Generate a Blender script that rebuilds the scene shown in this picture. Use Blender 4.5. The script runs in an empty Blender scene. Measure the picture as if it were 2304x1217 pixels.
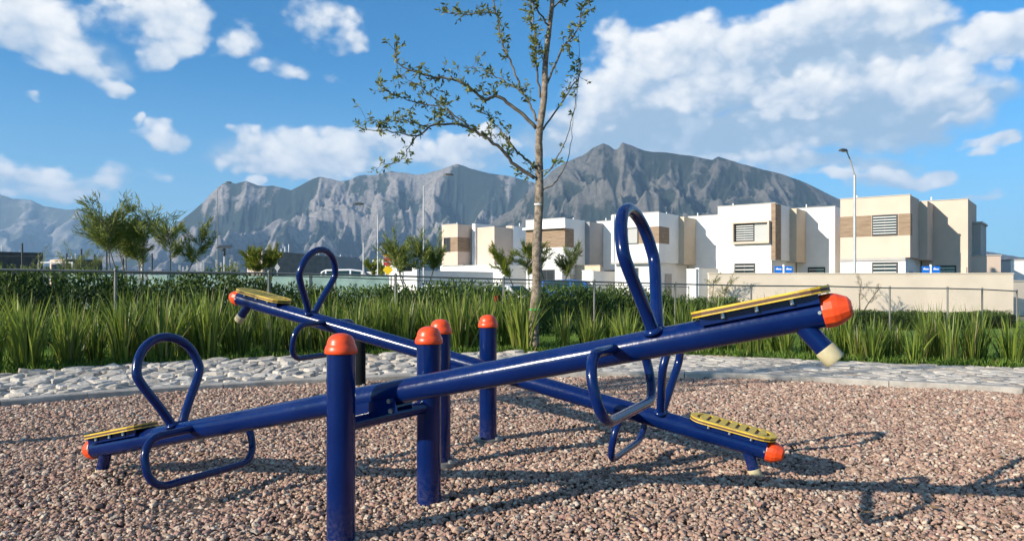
import bpy, bmesh, math, random
import numpy as np
from mathutils import Vector, Matrix
R = math.radians
random.seed(7)
rng = np.random.default_rng(7)
scene = bpy.context.scene
C = scene.collection

# ------------------------------------------------------------------ camera, sky, sun, exposure
EYE = 1.03
cam = bpy.data.cameras.new('camera')
cam.sensor_width = 36.0
cam.lens = 26.0
cam.shift_y = 31.5 / 2304.0
cam.clip_start = 0.05
cam.clip_end = 60000
camo = bpy.data.objects.new('camera', cam)
C.objects.link(camo)
camo.location = (0, 0, EYE)
camo.rotation_euler = (R(90), 0, 0)
scene.camera = camo

SUN_EL = R(21.8)
SUN_XY = Vector((-0.853, -0.522)).normalized()
sun = bpy.data.lights.new('sun', 'SUN')
sun.energy = 5.0
sun.angle = R(0.5)
sun.color = (1.0, 0.90, 0.76)
suno = bpy.data.objects.new('sun', sun)
C.objects.link(suno)
sd = Vector((SUN_XY.x * math.cos(SUN_EL), SUN_XY.y * math.cos(SUN_EL), math.sin(SUN_EL)))
suno.rotation_euler = (-sd).to_track_quat('-Z', 'Y').to_euler()

scene.view_settings.view_transform = 'Standard'
scene.view_settings.look = 'None'
scene.view_settings.gamma = 1.0
scene.view_settings.exposure = 0.80
scene.view_settings.use_curve_mapping = False
scene.render.engine = 'CYCLES'
scene.cycles.use_denoising = True
scene.cycles.max_bounces = 4
scene.cycles.diffuse_bounces = 3
scene.cycles.glossy_bounces = 3
scene.cycles.adaptive_threshold = 0.02
scene.cycles.transparent_max_bounces = 12
scene.cycles.volume_bounces = 0
scene.cycles.sample_clamp_indirect = 6.0


class NT:
    """small helper around a node tree"""
    def __init__(s, nt):
        s.nt = nt; s.n = nt.nodes; s.l = nt.links
    def new(s, t, **kw):
        nd = s.n.new(t)
        for k, v in kw.items():
            setattr(nd, k, v)
        return nd
    def put(s, sock, v):
        if v is None:
            return
        if isinstance(v, (int, float)):
            sock.default_value = v
        elif isinstance(v, (tuple, list)):
            v = tuple(v)
            if len(v) == 3 and len(sock.default_value) == 4:
                v = v + (1.0,)
            sock.default_value = v
        else:
            s.l.new(v, sock)
    def m(s, op, a, b=None, c=None, clamp=False):
        nd = s.new('ShaderNodeMath', operation=op, use_clamp=clamp)
        s.put(nd.inputs[0], a)
        if b is not None: s.put(nd.inputs[1], b)
        if c is not None: s.put(nd.inputs[2], c)
        return nd.outputs[0]
    def ss(s, v, lo, hi, a=0.0, b=1.0):
        nd = s.new('ShaderNodeMapRange', interpolation_type='SMOOTHSTEP')
        s.put(nd.inputs[0], v); s.put(nd.inputs[1], lo); s.put(nd.inputs[2], hi); s.put(nd.inputs[3], a); s.put(nd.inputs[4], b)
        return nd.outputs[0]
    def mix(s, f, a, b, bt='MIX'):
        nd = s.new('ShaderNodeMix', data_type='RGBA', blend_type=bt)
        s.put(nd.inputs[0], f); s.put(nd.inputs[6], a); s.put(nd.inputs[7], b)
        return nd.outputs[2]
    def noise(s, vec, scale, detail=4, rough=0.55, dist=0.0):
        nd = s.new('ShaderNodeTexNoise')
        if vec is not None: s.l.new(vec, nd.inputs['Vector'])
        nd.inputs['Scale'].default_value = scale
        nd.inputs['Detail'].default_value = detail
        nd.inputs['Roughness'].default_value = rough
        nd.inputs['Distortion'].default_value = dist
        return nd.outputs[0]
    def comb(s, x, y, z):
        nd = s.new('ShaderNodeCombineXYZ')
        s.put(nd.inputs[0], x); s.put(nd.inputs[1], y); s.put(nd.inputs[2], z)
        return nd.outputs[0]
    def ramp(s, f, stops, interp='LINEAR'):
        nd = s.new('ShaderNodeValToRGB')
        s.put(nd.inputs[0], f)
        cr = nd.color_ramp; cr.interpolation = interp
        while len(cr.elements) < len(stops): cr.elements.new(0.5)
        for e, (p, c) in zip(cr.elements, stops):
            e.position = p; e.color = tuple(c) + (1.0,)
        return nd.outputs[0]


# sky: Nishita with cumulus mixed in by direction (goes round the whole dome)
world = bpy.data.worlds.new('World')
scene.world = world
world.use_nodes = True
w = NT(world.node_tree)
w.n.clear()
out = w.new('ShaderNodeOutputWorld')
bg = w.new('ShaderNodeBackground')
bg.inputs[1].default_value = 0.085
world.cycles.sampling_method = 'MANUAL'
world.cycles.sample_map_resolution = 256
w.l.new(bg.outputs[0], out.inputs[0])
sky = w.new('ShaderNodeTexSky', sky_type='NISHITA')
sky.sun_disc = False
sky.sun_elevation = SUN_EL
sky.sun_rotation = math.atan2(SUN_XY.x, SUN_XY.y)
sky.altitude = 500
sky.air_density = 1.0
sky.dust_density = 0.6
sky.ozone_density = 3.0
tc = w.new('ShaderNodeTexCoord')
sep = w.new('ShaderNodeSeparateXYZ')
w.l.new(tc.outputs['Generated'], sep.inputs[0])
X_, Y_, Z_ = sep.outputs
AZ = w.m('ARCTAN2', X_, Y_)
EL = w.m('ARCSINE', Z_)
n1 = w.noise(w.comb(w.m('MULTIPLY', AZ, 9.0), w.m('MULTIPLY', EL, 13.0), 3.3), 1.0, 3, 0.6)
n2 = w.noise(w.comb(w.m('MULTIPLY', AZ, 9.0), w.m('MULTIPLY', EL, 13.0), 9.1), 1.0, 3, 0.6)
AW = w.m('ADD', AZ, w.m('MULTIPLY', w.m('SUBTRACT', n1, 0.5), 0.13))
EW = w.m('ADD', EL, w.m('MULTIPLY', w.m('SUBTRACT', n2, 0.5), 0.09))


def cloudfield(blobs, height=True):
    """soft union of ellipses; also returns where in its cloud (top + / bottom -) a direction lies"""
    tot = None; acc = None
    for (x, y, rx, ry, st) in blobs:
        a = math.atan((x - 1152) / 1664.0)
        e = math.atan((640 - y) / 1664.0 * math.cos(a))
        k = math.cos(a) ** 1.5
        sx, sy = 1664.0 / rx / k, 1664.0 / ry / k
        da = w.m('MULTIPLY_ADD', AW, sx, -a * sx)
        de = w.m('MULTIPLY_ADD', EW, sy, -e * sy)
        v = w.m('MULTIPLY_ADD', w.m('MULTIPLY_ADD', da, da, w.m('MULTIPLY', de, de)), -0.5 * st, st)
        if height:
            vp = w.m('MAXIMUM', v, 0.0)
            acc = w.m('MULTIPLY', vp, de) if acc is None else w.m('MULTIPLY_ADD', vp, de, acc)
        if tot is None:
            tot = v
        else:
            nd = w.new('ShaderNodeMath', operation='SMOOTH_MAX')
            w.put(nd.inputs[0], tot); w.put(nd.inputs[1], v); nd.inputs[2].default_value = 0.15
            tot = nd.outputs[0]
    return tot, acc


BRIGHT = [(60, 45, 135, 75, 1), (160, 112, 80, 36, .8), (250, 168, 46, 22, .8), (235, 40, 40, 22, .5),
          (372, 40, 85, 55, .95), (398, 105, 58, 34, .85), (548, 78, 44, 42, .62), (715, 45, 70, 42, .62), (762, 84, 42, 24, .6),
          (665, 158, 75, 24, .62), (335, 305, 54, 26, .75), (270, 268, 18, 14, .6), (118, 246, 18, 14, .45),
          (562, 312, 50, 28, .75), (655, 342, 95, 50, .95), (762, 345, 70, 40, .95), (600, 376, 85, 22, .7), (603, 413, 22, 11, .8),
          (900, 345, 95, 30, .85), (1010, 335, 115, 32, .95), (1090, 318, 60, 20, .9), (120, 402, 170, 34, .72), (40, 385, 70, 22, .7),
          (1370, 195, 90, 60, 1.0), (1450, 140, 95, 60, 1.05), (1560, 110, 110, 60, 1.05), (1690, 85, 130, 56, 1.1), (1840, 45, 150, 52, 1.1), (2010, 35, 125, 46, 1.1),
          (1480, 215, 120, 42, .85), (1620, 180, 90, 40, .8), (1330, 262, 110, 34, .7), (1780, 210, 110, 46, .95), (1920, 185, 90, 52, 1.0), (2060, 190, 120, 56, 1.05), (2170, 210, 80, 40, .95), (1760, 262, 110, 20, .75), (2160, 268, 90, 14, .7),
          (2250, 105, 105, 58, 1), (2035, 392, 88, 30, .9), (1960, 410, 70, 18, .7), (1745, 348, 110, 28, .72),
          (2285, 328, 48, 22, .85), (2235, 314, 55, 10, .6), (2212, 433, 36, 13, .6), (2300, 432, 34, 12, .6), (1500, 68, 36, 20, .6), (1420, 74, 44, 18, .5)]
GREY = [(1420, 290, 240, 60, 1.1), (1760, 285, 330, 60, 1.15), (2040, 265, 230, 44, 1.0), (1640, 175, 280, 70, 1.1), (1880, 125, 230, 60, 1.0), (1840, 375, 170, 30, .7), (1620, 325, 300, 34, .9), (150, 100, 150, 50, .5), (700, 365, 220, 30, .6), (1000, 365, 170, 26, .6)]
fb, hp = cloudfield(BRIGHT)
fg, _ = cloudfield(GREY, False)
# the rest of the dome, outside the photograph's window, carries the same kind of scattered cumulus
wide = w.m('MULTIPLY', w.m('SUBTRACT', w.noise(tc.outputs['Generated'], 5.0, 4, 0.55), 0.50), 5.0)
inside = w.m('MULTIPLY', w.ss(w.m('ABSOLUTE', AZ), 0.62, 0.75, 1.0, 0.0), w.ss(EL, 0.36, 0.46, 1.0, 0.0))
fb = w.m('ADD', w.m('MULTIPLY', fb, inside), w.m('MULTIPLY', wide, w.m('SUBTRACT', 1.0, inside)))
fg = w.m('MULTIPLY', fg, inside)
hp = w.m('MULTIPLY', hp, inside)


def puff(dx, dy, det, bil):
    co = w.comb(w.m('MULTIPLY_ADD', AZ, 20.0, dx * 20.0), w.m('MULTIPLY_ADD', EL, 26.0, dy * 26.0), 1.7)
    nz = w.noise(co, 1.0, det, 0.58, 0.2)
    if not bil:
        return nz
    vo = w.new('ShaderNodeTexVoronoi', feature='F1')
    vo.inputs['Scale'].default_value = 1.6; vo.inputs['Detail'].default_value = 1.0; vo.inputs['Roughness'].default_value = 0.5
    w.l.new(co, vo.inputs['Vector'])
    return w.m('MULTIPLY_ADD', nz, 0.80, w.m('MULTIPLY_ADD', vo.outputs['Distance'], -0.30, 0.25))


pa = puff(0, 0, 6, True)
pb = puff(-0.012, 0.016, 3, False)
dens = w.m('MULTIPLY_ADD', pa, 1.45, w.m('ADD', fb, -0.66))
cov = w.ss(dens, 0.06, 0.66)
densg = w.m('MULTIPLY_ADD', pa, 0.8, w.m('ADD', fg, -0.34))
covg = w.m('MULTIPLY', w.ss(densg, 0.05, 0.80), 0.92)
relief = w.m('MULTIPLY', w.m('SUBTRACT', pa, pb), 1.35)
lit = w.m('ADD', w.m('MULTIPLY_ADD', hp, 0.42, w.ss(dens, 0.15, 1.1, 0.42, 0.74)), relief, clamp=True)
white = w.mix(lit, (3.6, 4.4, 5.4), (7.8, 7.65, 7.4))
base = w.mix(1.0, sky.outputs[0], (0.14, 0.79, 1.13), 'MULTIPLY')
# thin pale veil low in the sky
base = w.mix(w.ss(EL, 0.0, 0.30, 0.42, 0.0), base, (4.1, 5.6, 6.3))
c0 = w.mix(covg, base, w.mix(w.ss(pa, 0.35, 0.62), (2.9, 3.8, 4.8), (4.2, 4.9, 5.6)))
c2 = w.mix(w.m('MULTIPLY', cov, 0.97), c0, white)
w.l.new(c2, bg.inputs[0])


# ------------------------------------------------------------------ helpers
def px(x, y, Y):
    """photograph pixel at depth Y -> world point"""
    return Vector(((x - 1152) / 1664.0 * Y, Y, EYE - (y - 640) / 1664.0 * Y))


def smooth(a, b, t):
    t = np.clip((t - a) / (b - a), 0, 1)
    return t * t * (3 - 2 * t)


def ground_z(x, y):
    x = np.asarray(x, float); y = np.asarray(y, float)
    z = -0.42 * smooth(10.5, 27, y)
    z = z + 1.3 * smooth(24, 50, y) * smooth(4, 16, -x)
    return z


def gz(x, y):
    return float(ground_z(x, y))


def tag(o, label=None, cat=None, group=None, kind=None):
    if label: o['label'] = label
    if cat: o['category'] = cat
    if group: o['group'] = group
    if kind: o['kind'] = kind
    return o


def empty(name, loc=(0, 0, 0), rz=0.0):
    o = bpy.data.objects.new(name, None)
    o.empty_display_size = 0.1
    C.objects.link(o)
    o.location = loc
    o.rotation_euler = (0, 0, rz)
    return o


def thing(name, label, cat, loc=(0, 0, 0), rz=0.0, group=None):
    return tag(empty(name, loc, rz), label, cat, group)


def copy_tree(o, parent=None):
    c = o.copy()
    C.objects.link(c)
    c.parent = parent
    if parent is not None:
        c.matrix_parent_inverse = o.matrix_parent_inverse.copy()
    for ch in list(o.children):
        copy_tree(ch, c)
    return c


def link_mesh(name, me, mat=None, parent=None, smooth_f=False):
    if mat is not None and len(me.materials) == 0:
        me.materials.append(mat)
    if smooth_f:
        me.polygons.foreach_set('use_smooth', np.ones(len(me.polygons), bool))
    o = bpy.data.objects.new(name, me)
    C.objects.link(o)
    if parent is not None:
        o.parent = parent
    return o


def np_mesh(name, V, F):
    """V (n,3), F (m,k) constant k"""
    V = np.asarray(V, np.float32); F = np.asarray(F, np.int32)
    me = bpy.data.meshes.new(name)
    me.vertices.add(len(V)); me.vertices.foreach_set('co', V.ravel())
    k = F.shape[1]
    me.loops.add(F.size); me.loops.foreach_set('vertex_index', F.ravel())
    me.polygons.add(len(F)); me.polygons.foreach_set('loop_start', np.arange(0, F.size, k, dtype=np.int32))
    me.update(calc_edges=True)
    me.validate()
    return me


class MB:
    def __init__(s):
        s.v = []; s.f = []
    def add(s, V, F):
        b = len(s.v)
        s.v.extend([tuple(p) for p in V])
        s.f.extend([tuple(i + b for i in f) for f in F])
        return s
    def box(s, lo, hi):
        x0, y0, z0 = lo; x1, y1, z1 = hi
        V = [(x0, y0, z0), (x1, y0, z0), (x1, y1, z0), (x0, y1, z0), (x0, y0, z1), (x1, y0, z1), (x1, y1, z1), (x0, y1, z1)]
        return s.add(V, [(3, 2, 1, 0), (4, 5, 6, 7), (0, 1, 5, 4), (1, 2, 6, 5), (2, 3, 7, 6), (3, 0, 4, 7)])
    def cyl(s, p0, p1, r0, r1=None, n=12, cap=True):
        r1 = r0 if r1 is None else r1
        p0 = Vector(p0); p1 = Vector(p1)
        d = (p1 - p0).normalized()
        a = d.orthogonal().normalized(); b = d.cross(a)
        V = []
        for p, r in ((p0, r0), (p1, r1)):
            for i in range(n):
                t = 2 * math.pi * i / n
                V.append(p + (a * math.cos(t) + b * math.sin(t)) * r)
        F = [(i, (i + 1) % n, n + (i + 1) % n, n + i) for i in range(n)]
        if cap:
            F += [tuple(reversed(range(n))), tuple(range(n, 2 * n))]
        return s.add(V, F)
    def tube(s, pts, rad, n=10, closed=False, cap=True):
        P = [Vector(p) for p in pts]
        m = len(P)
        rad = [rad] * m if isinstance(rad, (int, float)) else list(rad)
        T = []
        for i in range(m):
            if closed:
                t = P[(i + 1) % m] - P[i - 1]
            else:
                t = P[min(i + 1, m - 1)] - P[max(i - 1, 0)]
            T.append(t.normalized())
        a = T[0].orthogonal().normalized()
        V = []
        for i in range(m):
            a = (a - T[i] * a.dot(T[i])).normalized()
            b = T[i].cross(a)
            for k in range(n):
                t = 2 * math.pi * k / n
                V.append(P[i] + (a * math.cos(t) + b * math.sin(t)) * rad[i])
        F = []
        for i in range(m if closed else m - 1):
            j = (i + 1) % m
            off = 0
            if closed and j == 0:
                best = min(range(n), key=lambda q: (V[i * n] - V[q]).length)
                off = best
            for k in range(n):
                F.append((i * n + k, i * n + (k + 1) % n, j * n + (k + 1 + off) % n, j * n + (k + off) % n))
        if cap and not closed:
            F += [tuple(reversed(range(n))), tuple(range((m - 1) * n, m * n))]
        return s.add(V, F)
    def lathe(s, prof, origin=(0, 0, 0), axis=(0, 0, 1), n=20):
        """prof: list of (r, h) along axis"""
        o = Vector(origin); d = Vector(axis).normalized()
        a = d.orthogonal().normalized(); b = d.cross(a)
        V = []
        for r, h in prof:
            for i in range(n):
                t = 2 * math.pi * i / n
                V.append(o + d * h + (a * math.cos(t) + b * math.sin(t)) * max(r, 1e-5))
        F = []
        for j in range(len(prof) - 1):
            for i in range(n):
                F.append((j * n + i, j * n + (i + 1) % n, (j + 1) * n + (i + 1) % n, (j + 1) * n + i))
        F += [tuple(reversed(range(n))), tuple(range((len(prof) - 1) * n, len(prof) * n))]
        return s.add(V, F)
    def prism(s, poly, z0, z1):
        n = len(poly)
        V = [(x, y, z0) for x, y in poly] + [(x, y, z1) for x, y in poly]
        F = [(i, (i + 1) % n, n + (i + 1) % n, n + i) for i in range(n)]
        F += [tuple(reversed(range(n))), tuple(range(n, 2 * n))]
        return s.add(V, F)
    def mesh(s, name):
        me = bpy.data.meshes.new(name)
        me.from_pydata([tuple(p) for p in s.v], [], s.f)
        me.update()
        return me
    def build(s, name, mat=None, parent=None, sm=False, bevel=0.0, auto=False):
        me = s.mesh(name)
        if auto or bevel:
            bm = bmesh.new(); bm.from_mesh(me)
            if bevel:
                es = [e for e in bm.edges if len(e.link_faces) == 2 and e.calc_face_angle(0) > 0.6]
                bmesh.ops.bevel(bm, geom=es, offset=bevel, segments=2, affect='EDGES', profile=0.5, clamp_overlap=True)
            if auto:
                for e in bm.edges:
                    e.smooth = not (len(e.link_faces) == 2 and e.calc_face_angle(0) > 0.7)
            bm.to_mesh(me); bm.free()
        o = link_mesh(name, me, mat, parent, sm or auto)
        return o


def spline(pts, per=6, closed=False):
    P = [np.array(p, float) for p in pts]
    n = len(P); outp = []
    rngi = range(n if closed else n - 1)
    for i in rngi:
        p1, p2 = P[i], P[(i + 1) % n]
        p0 = P[i - 1] if (closed or i > 0) else 2 * p1 - p2
        p3 = P[(i + 2) % n] if (closed or i + 2 < n) else 2 * p2 - p1
        for k in range(per):
            t = k / per
            outp.append(0.5 * ((2 * p1) + (-p0 + p2) * t + (2 * p0 - 5 * p1 + 4 * p2 - p3) * t * t + (-p0 + 3 * p1 - 3 * p2 + p3) * t ** 3))
    if not closed:
        outp.append(P[-1])
    return [Vector(p) for p in outp]


def vnoise(x, y, seed=0):
    """value noise, numpy"""
    xi = np.floor(x).astype(np.int64); yi = np.floor(y).astype(np.int64)
    xf = x - xi; yf = y - yi
    def h(a, b):
        q = (a * 374761393 + b * 668265263 + seed * 982451653) & 0x7fffffff
        q = ((q ^ (q >> 13)) * 1274126177) & 0x7fffffff
        return ((q ^ (q >> 16)) & 0xffff) / 65535.0
    u = xf * xf * xf * (xf * (xf * 6 - 15) + 10); v = yf * yf * yf * (yf * (yf * 6 - 15) + 10)
    return (h(xi, yi) * (1 - u) + h(xi + 1, yi) * u) * (1 - v) + (h(xi, yi + 1) * (1 - u) + h(xi + 1, yi + 1) * u) * v


def fbm(x, y, o=5, seed=0, gain=0.5):
    s = 0; a = 1; t = 0
    for i in range(o):
        s = s + a * vnoise(x * 2 ** i, y * 2 ** i, seed + i); t += a; a *= gain
    return s / t


def ridged(x, y, o=5, seed=0, gain=0.5):
    s = 0; a = 1; t = 0
    for i in range(o):
        s = s + a * (1 - np.abs(2 * vnoise(x * 2 ** i, y * 2 ** i, seed + i) - 1)); t += a; a *= gain
    return s / t


# ------------------------------------------------------------------ materials
def pmat(name, col, rough=0.6, metal=0.0, var=0.0, vscale=6.0, bump=0.0, bscale=40.0, spec=0.5, coat=0.0, obj_var=0.0, col2=None, trans=None, dirt=None):
    m = bpy.data.materials.new(name)
    m.use_nodes = True
    t = NT(m.node_tree)
    b = t.n['Principled BSDF']
    b.inputs['Roughness'].default_value = rough
    b.inputs['Metallic'].default_value = metal
    b.inputs['Specular IOR Level'].default_value = spec
    if coat:
        b.inputs['Coat Weight'].default_value = coat
        b.inputs['Coat Roughness'].default_value = 0.06
    tcn = t.new('ShaderNodeTexCoord')
    c = None
    if var or col2 is not None:
        nz = t.noise(tcn.outputs['Object'], vscale, 5, 0.6)
        hi = col2 if col2 is not None else tuple(min(1, x * (1 + var)) for x in col)
        lo = col if col2 is not None else tuple(x * (1 - var) for x in col)
        c = t.mix(t.ss(nz, 0.3, 0.7), lo, hi)
    if obj_var:
        oi = t.new('ShaderNodeObjectInfo')
        hs = t.new('ShaderNodeHueSaturation')
        t.put(hs.inputs['Value'], t.ss(oi.outputs['Random'], 0, 1, 1 - obj_var, 1 + obj_var))
        t.put(hs.inputs['Hue'], t.m('MULTIPLY_ADD', oi.outputs['Random'], 0.03 * obj_var, 0.5 - 0.015 * obj_var))
        t.put(hs.inputs['Color'], c if c is not None else col)
        c = hs.outputs[0]
    if dirt is not None:
        dn = t.noise(tcn.outputs['Object'], dirt[1], 6, 0.7)
        c = t.mix(t.ss(dn, dirt[2], dirt[2] + 0.15), c if c is not None else col, dirt[0])
    t.put(b.inputs['Base Color'], c if c is not None else col)
    if bump:
        bn = t.new('ShaderNodeBump')
        bn.inputs['Strength'].default_value = bump
        bn.inputs['Distance'].default_value = 0.02
        t.l.new(t.noise(tcn.outputs['Object'], bscale, 4, 0.6), bn.inputs['Height'])
        t.l.new(bn.outputs[0], b.inputs['Normal'])
    if trans:
        tr = t.new('ShaderNodeBsdfTranslucent')
        t.put(tr.inputs[0], c if c is not None else col)
        mx = t.new('ShaderNodeMixShader'); mx.inputs[0].default_value = trans
        t.l.new(b.outputs[0], mx.inputs[1]); t.l.new(tr.outputs[0], mx.inputs[2])
        t.l.new(mx.outputs[0], t.n['Material Output'].inputs[0])
    return m


def leafmat(name, c_lo, c_hi, trans=0.35, rough=0.5, dry=None):
    """foliage: colour varies per leaf through the 'rnd' attribute"""
    m = bpy.data.materials.new(name); m.use_nodes = True
    t = NT(m.node_tree); b = t.n['Principled BSDF']
    at = t.new('ShaderNodeAttribute'); at.attribute_name = 'rnd'
    oi = t.new('ShaderNodeObjectInfo')
    f = t.m('FRACT', t.m('ADD', at.outputs['Fac'], t.m('MULTIPLY', oi.outputs['Random'], 0.25)))
    stops = [(0.0, c_lo), (0.85, c_hi), (1.0, dry if dry else c_hi)]
    c = t.ramp(at.outputs['Fac'], stops)
    hs = t.new('ShaderNodeHueSaturation')
    t.put(hs.inputs['Value'], t.ss(oi.outputs['Random'], 0, 1, 0.85, 1.15)); t.put(hs.inputs['Color'], c)
    c = hs.outputs[0]
    t.put(b.inputs['Base Color'], c)
    b.inputs['Roughness'].default_value = rough
    b.inputs['Specular IOR Level'].default_value = 0.4
    tr = t.new('ShaderNodeBsdfTranslucent'); t.put(tr.inputs[0], c)
    mx = t.new('ShaderNodeMixShader'); mx.inputs[0].default_value = trans
    t.l.new(b.outputs[0], mx.inputs[1]); t.l.new(tr.outputs[0], mx.inputs[2])
    t.l.new(mx.outputs[0], t.n['Material Output'].inputs[0])
    return m


M = {}
def paintmat():
    """gloss enamel: uneven gloss, settled dust on the upper side, chips and fine scratches"""
    m = bpy.data.materials.new('blue_paint'); m.use_nodes = True
    t = NT(m.node_tree); b = t.n['Principled BSDF']
    geom = t.new('ShaderNodeNewGeometry'); tcn = t.new('ShaderNodeTexCoord')
    P_ = geom.outputs['Position']
    n0 = t.noise(P_, 5.0, 4, 0.6); n1_ = t.noise(P_, 60.0, 5, 0.65); n2_ = t.noise(P_, 160.0, 3, 0.6)
    col = t.mix(t.ss(n0, 0.3, 0.7), (0.0010, 0.0105, 0.074), (0.0016, 0.0145, 0.095))
    sn = t.new('ShaderNodeSeparateXYZ'); t.l.new(geom.outputs['Normal'], sn.inputs[0])
    dust = t.m('MULTIPLY', t.ss(sn.outputs[2], 0.1, 1.0, 0.05, 0.9), t.ss(n1_, 0.40, 0.75))
    sp_ = t.new('ShaderNodeSeparateXYZ'); t.l.new(P_, sp_.inputs[0])
    low = t.m('MULTIPLY', t.ss(sp_.outputs[2], 0.0, 0.22, 1.0, 0.0), t.ss(n1_, 0.38, 0.62))
    col = t.mix(t.m('MULTIPLY', t.m('ADD', t.m('MULTIPLY', dust, 0.35), low, clamp=True), 0.12), col, (0.22, 0.18, 0.15))
    chip = t.m('MULTIPLY', t.ss(n2_, 0.73, 0.76), t.ss(n0, 0.56, 0.64))
    col = t.mix(chip, col, (0.16, 0.15, 0.15))
    t.put(b.inputs['Base Color'], col)
    t.put(b.inputs['Roughness'], t.m('ADD', t.ss(n1_, 0.3, 0.75, 0.16, 0.24), t.m('MULTIPLY', t.m('ADD', dust, low), 0.08)))
    b.inputs['Coat Weight'].default_value = 0.18
    b.inputs['Specular IOR Level'].default_value = 0.28
    t.put(b.inputs['Coat Roughness'], t.ss(n0, 0.3, 0.7, 0.04, 0.14))
    bn = t.new('ShaderNodeBump'); bn.inputs['Strength'].default_value = 0.06; bn.inputs['Distance'].default_value = 0.01
    t.l.new(t.noise(P_, 25.0, 3, 0.6), bn.inputs['Height']); t.l.new(bn.outputs[0], b.inputs['Normal'])
    return m


M['blue'] = paintmat()
M['orange'] = pmat('orange_plastic', (0.74, 0.070, 0.012), 0.38, 0, 0.15, 20, 0.05, 30, spec=0.5, dirt=((0.50, 0.075, 0.03), 30.0, 0.60))
M['yellow'] = pmat('yellow_board', (0.66, 0.44, 0.035), 0.5, 0, 0.12, 14, 0.08, 60, dirt=((0.40, 0.29, 0.09), 22.0, 0.52))
M['core'] = pmat('brown_board_core', (0.10, 0.045, 0.03), 0.6)
M['rubber'] = pmat('cream_rubber', (0.46, 0.40, 0.24), 0.6, 0, 0.1, 30)
M['steel'] = pmat('zinc_bolt', (0.55, 0.55, 0.53), 0.35, 1.0)
M['galv'] = pmat('galvanised_steel', (0.19, 0.185, 0.175), 0.55, 0.3, 0.15, 3)
M['pole'] = pmat('pale_pole', (0.45, 0.46, 0.46), 0.5, 0.2, 0.1, 2)
M['darkpole'] = pmat('dark_pole', (0.05, 0.055, 0.055), 0.5, 0.3)
M['olive'] = pmat('dark_post', (0.008, 0.010, 0.012), 0.9, 0, 0.2, 8, spec=0.1)
M['concrete'] = pmat('kerb_concrete', (0.36, 0.33, 0.29), 0.85, 0, 0.25, 5, 0.3, 60)
M['mortar'] = pmat('mortar', (0.34, 0.31, 0.27), 0.9, 0, 0.3, 4, 0.5, 35)
M['white'] = pmat('white_render', (0.80, 0.79, 0.76), 0.85, 0, 0.05, 0.8, 0.15, 30, 0.2, dirt=((0.66, 0.64, 0.60), 0.9, 0.60))
M['beige'] = pmat('beige_render', (0.60, 0.478, 0.388), 0.85, 0, 0.05, 0.8, 0.15, 30, 0.2, dirt=((0.52, 0.43, 0.345), 0.9, 0.60))
M['wallbeige'] = pmat('wall_render', (0.74, 0.63, 0.505), 0.85, 0, 0.05, 0.8, 0.15, 30, 0.2, dirt=((0.62, 0.53, 0.435), 0.9, 0.60))
M['tan'] = pmat('tan_render', (0.58, 0.48, 0.36), 0.85, 0, 0.05, 1.2, 0.1, 50, 0.2)
M['greige'] = pmat('grey_trim', (0.42, 0.40, 0.38), 0.8, 0, 0.05, 2, spec=0.2)
M['greywall'] = pmat('grey_render', (0.33, 0.33, 0.33), 0.85, 0, 0.06, 1.2, spec=0.2)
M['block'] = pmat('concrete_block', (0.20, 0.195, 0.18), 0.9, 0, 0.15, 2, spec=0.2)
M['blockdark'] = pmat('dark_block', (0.075, 0.08, 0.075), 0.9, 0, 0.15, 2, spec=0.2)
M['darkframe'] = pmat('dark_frame', (0.03, 0.028, 0.026), 0.5)
M['glass'] = pmat('window_glass', (0.03, 0.035, 0.04), 0.08, 0, spec=0.6)
M['paleglass'] = pmat('pale_pane', (0.42, 0.42, 0.40), 0.25)
M['bars'] = pmat('white_bars', (0.66, 0.65, 0.62), 0.5)
M['carwhite'] = pmat('white_car_paint', (0.78, 0.78, 0.76), 0.25, 0, spec=0.5, coat=0.5)
M['carblue'] = pmat('blue_car_paint', (0.02, 0.10, 0.33), 0.25, 0, spec=0.5, coat=0.5)
M['cargrey'] = pmat('grey_car_paint', (0.62, 0.63, 0.62), 0.25, 0.1, spec=0.5, coat=0.5)
M['carglass'] = pmat('car_glass', (0.02, 0.045, 0.045), 0.05, 0, spec=0.6)
M['tyre'] = pmat('tyre_rubber', (0.02, 0.02, 0.02), 0.8)
M['signblue'] = pmat('blue_panel', (0.01, 0.16, 0.62), 0.4)
M['signwhite'] = pmat('white_panel', (0.8, 0.8, 0.8), 0.4)
M['signyellow'] = pmat('yellow_sign', (0.85, 0.55, 0.01), 0.4)
M['signorange'] = pmat('amber_sign', (0.75, 0.33, 0.02), 0.4)
M['signred'] = pmat('red_sign', (0.55, 0.02, 0.05), 0.4)
M['black'] = pmat('black_print', (0.015, 0.015, 0.015), 0.5)
M['whitepaint'] = pmat('white_paint', (0.8, 0.8, 0.78), 0.5)
M['screen'] = pmat('green_screen', (0.42, 0.58, 0.50), 0.8, 0, 0.15, 1.5, trans=0.3)
M['bark'] = pmat('bark', (0.235, 0.19, 0.145), 0.9, 0, 0.55, 18, 1.0, 45, 0.2, dirt=((0.13, 0.10, 0.075), 9.0, 0.55))
M['thinbark'] = pmat('thin_bark', (0.14, 0.12, 0.09), 0.9, 0, 0.3, 10, spec=0.2)
M['greentape'] = pmat('green_tape', (0.05, 0.42, 0.10), 0.5)
M['leaf_oak'] = leafmat('leaf_oak', (0.05, 0.07, 0.02), (0.26, 0.27, 0.055), 0.45)
M['wire'] = pmat('fence_wire', (0.16, 0.17, 0.17), 0.6, 0.4)
M['leaf_palo'] = leafmat('leaf_palo_verde', (0.11, 0.15, 0.04), (0.30, 0.34, 0.09), 0.5)
M['leaf_lime'] = leafmat('leaf_lime', (0.11, 0.16, 0.025), (0.33, 0.37, 0.05), 0.5)
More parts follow.
